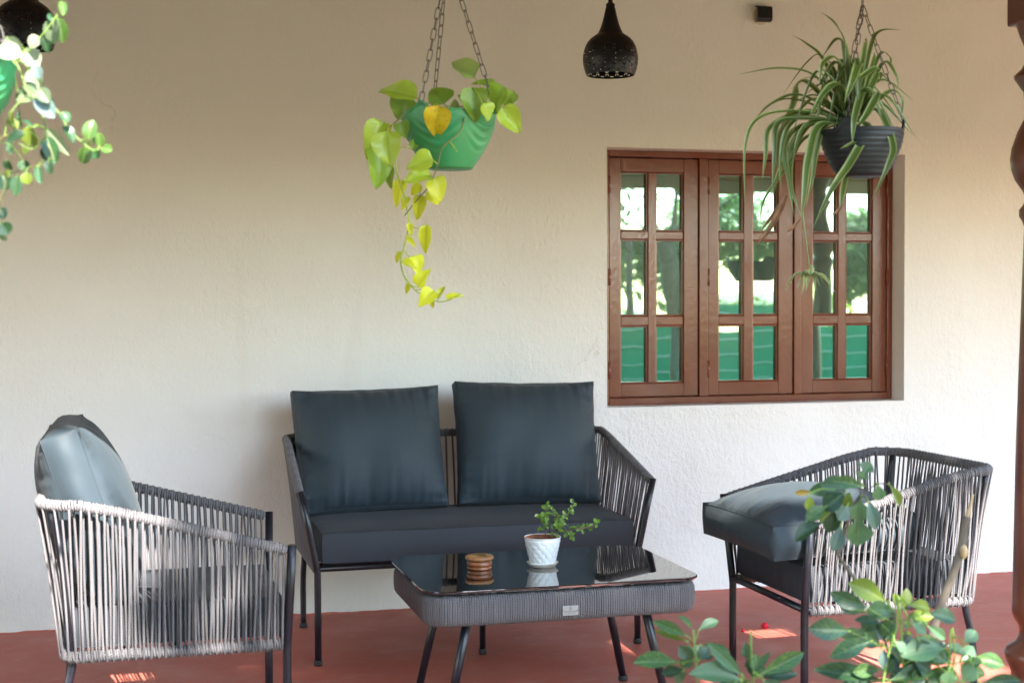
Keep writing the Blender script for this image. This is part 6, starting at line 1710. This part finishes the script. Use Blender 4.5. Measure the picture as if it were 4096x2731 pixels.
# ------------------------------------------------------------------ hanging plants
RP = random.Random(21)
po = (0.793, -2.341, 1.76)
poth = thing('pothos_plant', 'lime green trailing plant with heart-shaped leaves spilling from the green pot', 'plant', po)
stems(poth, po, POTHOS_STEMS, {'vine': M_VINE, 'brown': M_BROWNVINE})
POTHOS_LEAVES += POTHOS_MORE
for B_, T_, w_, m_ in POTHOS_LEAVES:
    place_leaf(poth, po, B_, T_, w_ * RP.uniform(1.05, 1.4), L_POTHOS[m_], 'heart', o_heart, upw=0.45, rr_=RP, curl=0.34, fold=0.42, nseg=14, wave=0.045)
petioles(poth, po, POTHOS_STEMS, POTHOS_LEAVES, M_VINE, 0.0013)
so = (1.876, -2.482, 1.735)
spid = thing('spider_plant', 'spider plant with long arching cream-edged leaves in the black hanging pot', 'plant', so)
for pts, r_, m_ in SPIDER_LEAVES:
    strip(spid, so, pts, r_ * 1.12, M_SPIDERDEAD if m_ == 'dead' else M_SPIDER, fold=0.45 if m_ != 'dead' else 0.9)
stems(spid, so, SPIDER_RUNNER, {'vine': M_GREENSTEM}, 'runner')
for pts, r_, m_ in SPIDER_BABY:
    strip(spid, so, pts, r_ * 1.1, M_SPIDERBABY, 'plantlet_leaf')
to = (-0.305, -2.96, 1.74)
trl = thing('trailing_plant', 'trailing plant with oval pale and dark leaves in the sunlit pot at the left edge', 'plant', to)
stems(trl, to, TRAIL_STEMS, {'v': M_GREENSTEM, 'd': M_BROWNVINE})
for B_, T_, w_, m_ in TRAIL_LEAVES:
    place_leaf(trl, to, B_, tuple(Vector(B_) + (Vector(T_) - Vector(B_)) * 1.02), w_ * 1.15, L_TRAIL[m_], 'oval', o_oval, upw=0.3, rr_=RP, curl=0.25, fold=0.3, nseg=10)

rt2 = random.Random(31)
for k in range(20):
    a = rt2.uniform(radians(70), radians(300)); r_ = rt2.uniform(0.02, 0.10)
    b_ = Vector((-0.305 + r_ * cos(a), -2.96 + r_ * sin(a), 1.745)); m_ = b_ + Vector((0.05 * cos(a), 0.05 * sin(a), rt2.uniform(0.03, 0.10)))
    e_ = m_ + Vector((0.05 * cos(a), 0.05 * sin(a), rt2.uniform(-0.05, 0.02)))
    TRAIL_STEMS.append(([tuple(b_), tuple(m_)], 0.002, 'v'))
    ob('stem', MB().tube([b_, m_], 0.002, 5), M_GREENSTEM, trl, True, to)
    place_leaf(trl, to, tuple(m_), tuple(e_), rt2.uniform(0.03, 0.045), L_TRAIL[rt2.choice('gdpd')], 'oval', o_oval, upw=0.6, rr_=rt2, curl=0.25, fold=0.3, nseg=10)
petioles(trl, to, TRAIL_STEMS, TRAIL_LEAVES, M_GREENSTEM, 0.0011)
# ------------------------------------------------------------------ shrubs in front of the veranda
def shrub(name, label, parts, stem_tables, root, group='shrubs in the foreground'):
    t = thing(name, label, 'shrub', root, 0, group)
    for tab in stem_tables:
        stems(t, root, tab, {'bark': M_BARK, 'green': M_GREENSTEM, 'cut': M_CUTWOOD}, 'stem', 8, 0.8)
    for tab in parts:
        petioles(t, root, [q for st_ in stem_tables for q in st_], tab, M_GREENSTEM, 0.0016, 0.2)
        for B_, T_, w_, m_ in tab:
            if m_.endswith('L'):
                place_leaf(t, root, B_, T_, w_ * 1.25, L_SHRUB[m_[0]], 'lobe', o_lobe, upw=0.4, rr_=RP, curl=0.16, fold=0.2, nseg=22)
            else:
                place_leaf(t, root, B_, T_, w_ * 1.25, L_SHRUB[m_], 'obov', o_obov, upw=0.4, rr_=RP, curl=0.2, fold=0.22, nseg=12, wave=0.01)
    return t
def to_ground(tab, k, root):
    """carry a traced stem on down to its root"""
    pts, r_, m_ = tab[k]
    e = Vector(pts[-1]); rt_ = Vector(root)
    tab[k] = (pts + [tuple(e.lerp(rt_, 0.5)), tuple(rt_ - Vector((0, 0, 0.1)))], r_, m_)
r1 = (1.12, -3.22, GROUND_Z); to_ground(SHRUB_LEFT_STEM, 0, r1); to_ground(SHRUB_LEFT_STEM, 1, r1)
shrub('lobed_leaf_shrub', 'low green shrub in the foreground beside the coffee table leg', [SHRUB_LEFT, SHRUB_LEFT_MORE], [SHRUB_LEFT_STEM], r1)
r2 = (1.58, -3.30, GROUND_Z); to_ground(SHRUB_RIGHT_STEM, 0, r2); to_ground(SHRUB_RIGHT_STEM, 1, r2)
shrub('lobed_leaf_shrub', 'bushy green shrub in the bottom right foreground, in front of the right armchair', [SHRUB_RIGHT, SHRUB_RIGHT_MORE], [SHRUB_RIGHT_STEM], r2)
r3 = (1.60, -3.14, GROUND_Z); to_ground(SHRUB_UPPER_STEM, 0, r3)
shrub('lobed_leaf_shrub', 'tall bare-stemmed shrub with one leaf cluster in front of the loose cushion', [SHRUB_UPPER], [SHRUB_UPPER_STEM], r3)
r4 = (1.66, -3.05, GROUND_Z); to_ground(CUT_STICK, 1, r4)
stk = thing('pruned_branch', 'thick bare pruned stem with a pale cut tip before the right armchair', 'branch', r4, 0)
stems(stk, r4, [CUT_STICK[1]], {'bark': M_BARK}, 'stem', 12, 1.25)
stems(stk, r4, [(CUT_STICK[0][0][::-1], CUT_STICK[0][1], 'cut')], {'cut': M_CUTWOOD}, 'cut_tip', 10, 0.45)
kn = Vector(CUT_STICK[1][0][2])
ob('cut_scar', MB().lathe([(0.0, 0.012), (0.006, 0.008), (0.009, 0.0), (0.007, -0.014), (0.0, -0.022)], 14, tuple(kn + Vector((-0.003, -0.0125, -0.01)))), M_CUTWOOD, stk, True, r4)

# ================================================================== lamps
def pendant(x, y, zb, label):
    o_ = (x, y, zb)
    t = thing('pendant_lamp', label, 'pendant lamp', o_, 0, 'pendant lamps')
    K = 0.1 / 288
    prof = [(250, 0), (262, 30), (275, 68), (284, 110), (288, 158), (286, 200), (278, 250), (262, 300), (238, 345), (205, 382), (165, 410), (135, 430), (128, 440), (108, 480), (90, 530), (74, 590), (62, 640), (52, 690), (47, 700), (47, 735), (20, 745)]
    fine = []
    for (a, b_) in zip(prof, prof[1:]):
        k = max(1, int((b_[1] - a[1]) / 9)) if a[1] < 300 else 2
        for i in range(k): fine.append((a[0] + (b_[0] - a[0]) * i / k, a[1] + (b_[1] - a[1]) * i / k))
    fine.append(prof[-1])
    seg = 288; NH = 16
    # slit pattern: three rows of hexagons whose edges are pierced
    def slit(a, z):
        u = (a / (2 * pi) * NH); v = (z - 18) / 94.0
        if v < -0.15 or v > 3.1: return False
        hw, hh = 0.5, 0.5
        for rj in range(0, 3):
            fu = (u + 0.5) % 1.0 - 0.5; dv = v - (rj + 0.5)
            # horizontal bars top and bottom of each hexagon
            if abs(abs(dv) - 0.43) < 0.036 and abs(fu) < 0.16: return True
            # slanting bars
            au = abs(fu); av = abs(dv)
            if 0.07 < av < 0.36:
                xe = 0.47 - 0.62 * av * 0.62
                if abs(au - xe) < 0.040: return True
        return False
    mb = MB(); b = 0; n = len(fine)
    for (r_, z) in fine:
        for k in range(seg):
            a = 2 * pi * k / seg; mb.v.append((r_ * K * cos(a), r_ * K * sin(a), z * K))
    for i in range(n - 1):
        zc = (fine[i][1] + fine[i + 1][1]) / 2
        for k in range(seg):
            if zc < 310 and slit(2 * pi * (k + 0.5) / seg, zc): continue
            mb.quad((i * seg + k, i * seg + (k + 1) % seg, (i + 1) * seg + (k + 1) % seg, (i + 1) * seg + k))
    ob('shade', mb, M_LAMP, t)
    ob('socket', MB().lathe([(0.012, 0.15), (0.017, 0.155), (0.017, 0.23), (0.010, 0.25)], 20), M_LAMPIN, t)
    ob('bulb', MB().lathe([(0.0, 0.085), (0.012, 0.088), (0.022, 0.10), (0.025, 0.115), (0.02, 0.135), (0.013, 0.152)], 24), mat('bulb_glass', (0.10, 0.085, 0.06), rough=0.3), t)
    ob('cord_grip', MB().lathe([(0.016, 0.2555), (0.0085, 0.262), (0.007, 0.278), (0.0085, 0.281), (0.0055, 0.285), (0.0035, 0.295), (0.0, 0.296)], 18), M_LAMP, t)
    ob('cord', MB().tube([(0, 0, 0.29), (0, 0, roof_z(y) - zb - 0.012)], 0.0028, 8), M_LAMP, t)
    ob('ceiling_rose', MB().lathe([(0.0, -0.045), (0.02, -0.045), (0.045, -0.03), (0.05, -0.004)], 24, (0, 0, roof_z(y) - zb)), M_LAMP, t)
    return t
pendant(1.702, -0.97, 2.112, 'black pierced pendant lamp hanging above the window side of the sofa')
pendant(-0.306, -1.0, 2.118, 'black pierced pendant lamp in the top left corner behind the trailing plant')
# small outdoor lamp on the wall
wl = thing('wall_lamp', 'small black curved wall lamp high above the window', 'wall lamp', (2.748, 0, 2.567))
ob('back_plate', MB().lathe([(0.040, 0.0), (0.040, 0.008), (0.037, 0.010), (0.0, 0.010)], 36), mat('plate_cream', (0.55, 0.5, 0.38), rough=0.5), wl).matrix_basis = Matrix.Translation((-0.004, 0.0, -0.006)) @ Matrix.Rotation(pi / 2, 4, 'X')
pc = [(-0.010, 0.034)] + [(-0.028 - 0.016 * sin(a), 0.020 + 0.014 * cos(a)) for a in [i * pi / 12 for i in range(7)]]
pc = pc + [(y, -z) for y, z in pc[::-1]]
mb = MB()
for off in (0.0, 0.0025):
    for x in (-0.036, 0.036):
        for (y, z) in pc:
            k = 1 - off / 0.03
            mb.v.append((x, y * (1 if off == 0 else 0.93), z * (1 if off == 0 else 0.93)))
npc = len(pc)
for i in range(npc - 1):
    mb.quad((i, i + 1, npc + i + 1, npc + i)); mb.quad((2 * npc + i, 3 * npc + i, 3 * npc + i + 1, 2 * npc + i + 1))
    mb.quad((i, 2 * npc + i, 2 * npc + i + 1, i + 1)); mb.quad((npc + i, npc + i + 1, 3 * npc + i + 1, 3 * npc + i))
ob('cover', mb, M_LAMP, wl, False)
ob('lamp_glass', MB().lathe([(0.022, 0.010), (0.022, 0.026), (0.0, 0.028)], 24), mat('lamp_lens', (0.5, 0.47, 0.38), rough=0.2), wl).matrix_basis = Matrix.Rotation(pi / 2, 4, 'X')

# ================================================================== small things on the floor
def flower(x, y, r_, label, seed):
    t = thing('fallen_flower', label, 'flower', (x, y, 0), 0, 'fallen red flowers')
    rr_ = random.Random(seed)
    mb = MB().lathe([(0.0, 0.0)] + [(r_ * 0.75 * sin(pi * i / 10), r_ * 0.7 * (1 - cos(pi * i / 10))) for i in range(1, 10)] + [(0.0, r_ * 1.4)], 14, fn=lambda r, z, a, i: (r * (1 + 0.12 * sin(5 * a)), z))
    ob('flower_head', mb, M_RED, t)
    for k in range(5):
        a = k * 1.257 + 0.3
        P = [[(r_ * (0.25 + 0.85 * i / 4) * cos(a) - s_ * sin(a) * r_ * 0.4 * sin(pi * (0.15 + 0.8 * i / 4)), r_ * (0.25 + 0.85 * i / 4) * sin(a) + s_ * cos(a) * r_ * 0.4 * sin(pi * (0.15 + 0.8 * i / 4)), 0.002 + r_ * 0.55 * sin(pi * i / 5)) for s_ in (-1, 0, 1)] for i in range(5)]
        ob('petal', MB().grid(P), M_RED, t)
    return t
flower(2.425, -0.738, 0.018, 'bright red fallen flower on the floor under the right armchair', 1)
flower(2.318, -0.765, 0.009, 'tiny red petal cluster on the floor left of the red flower', 2)
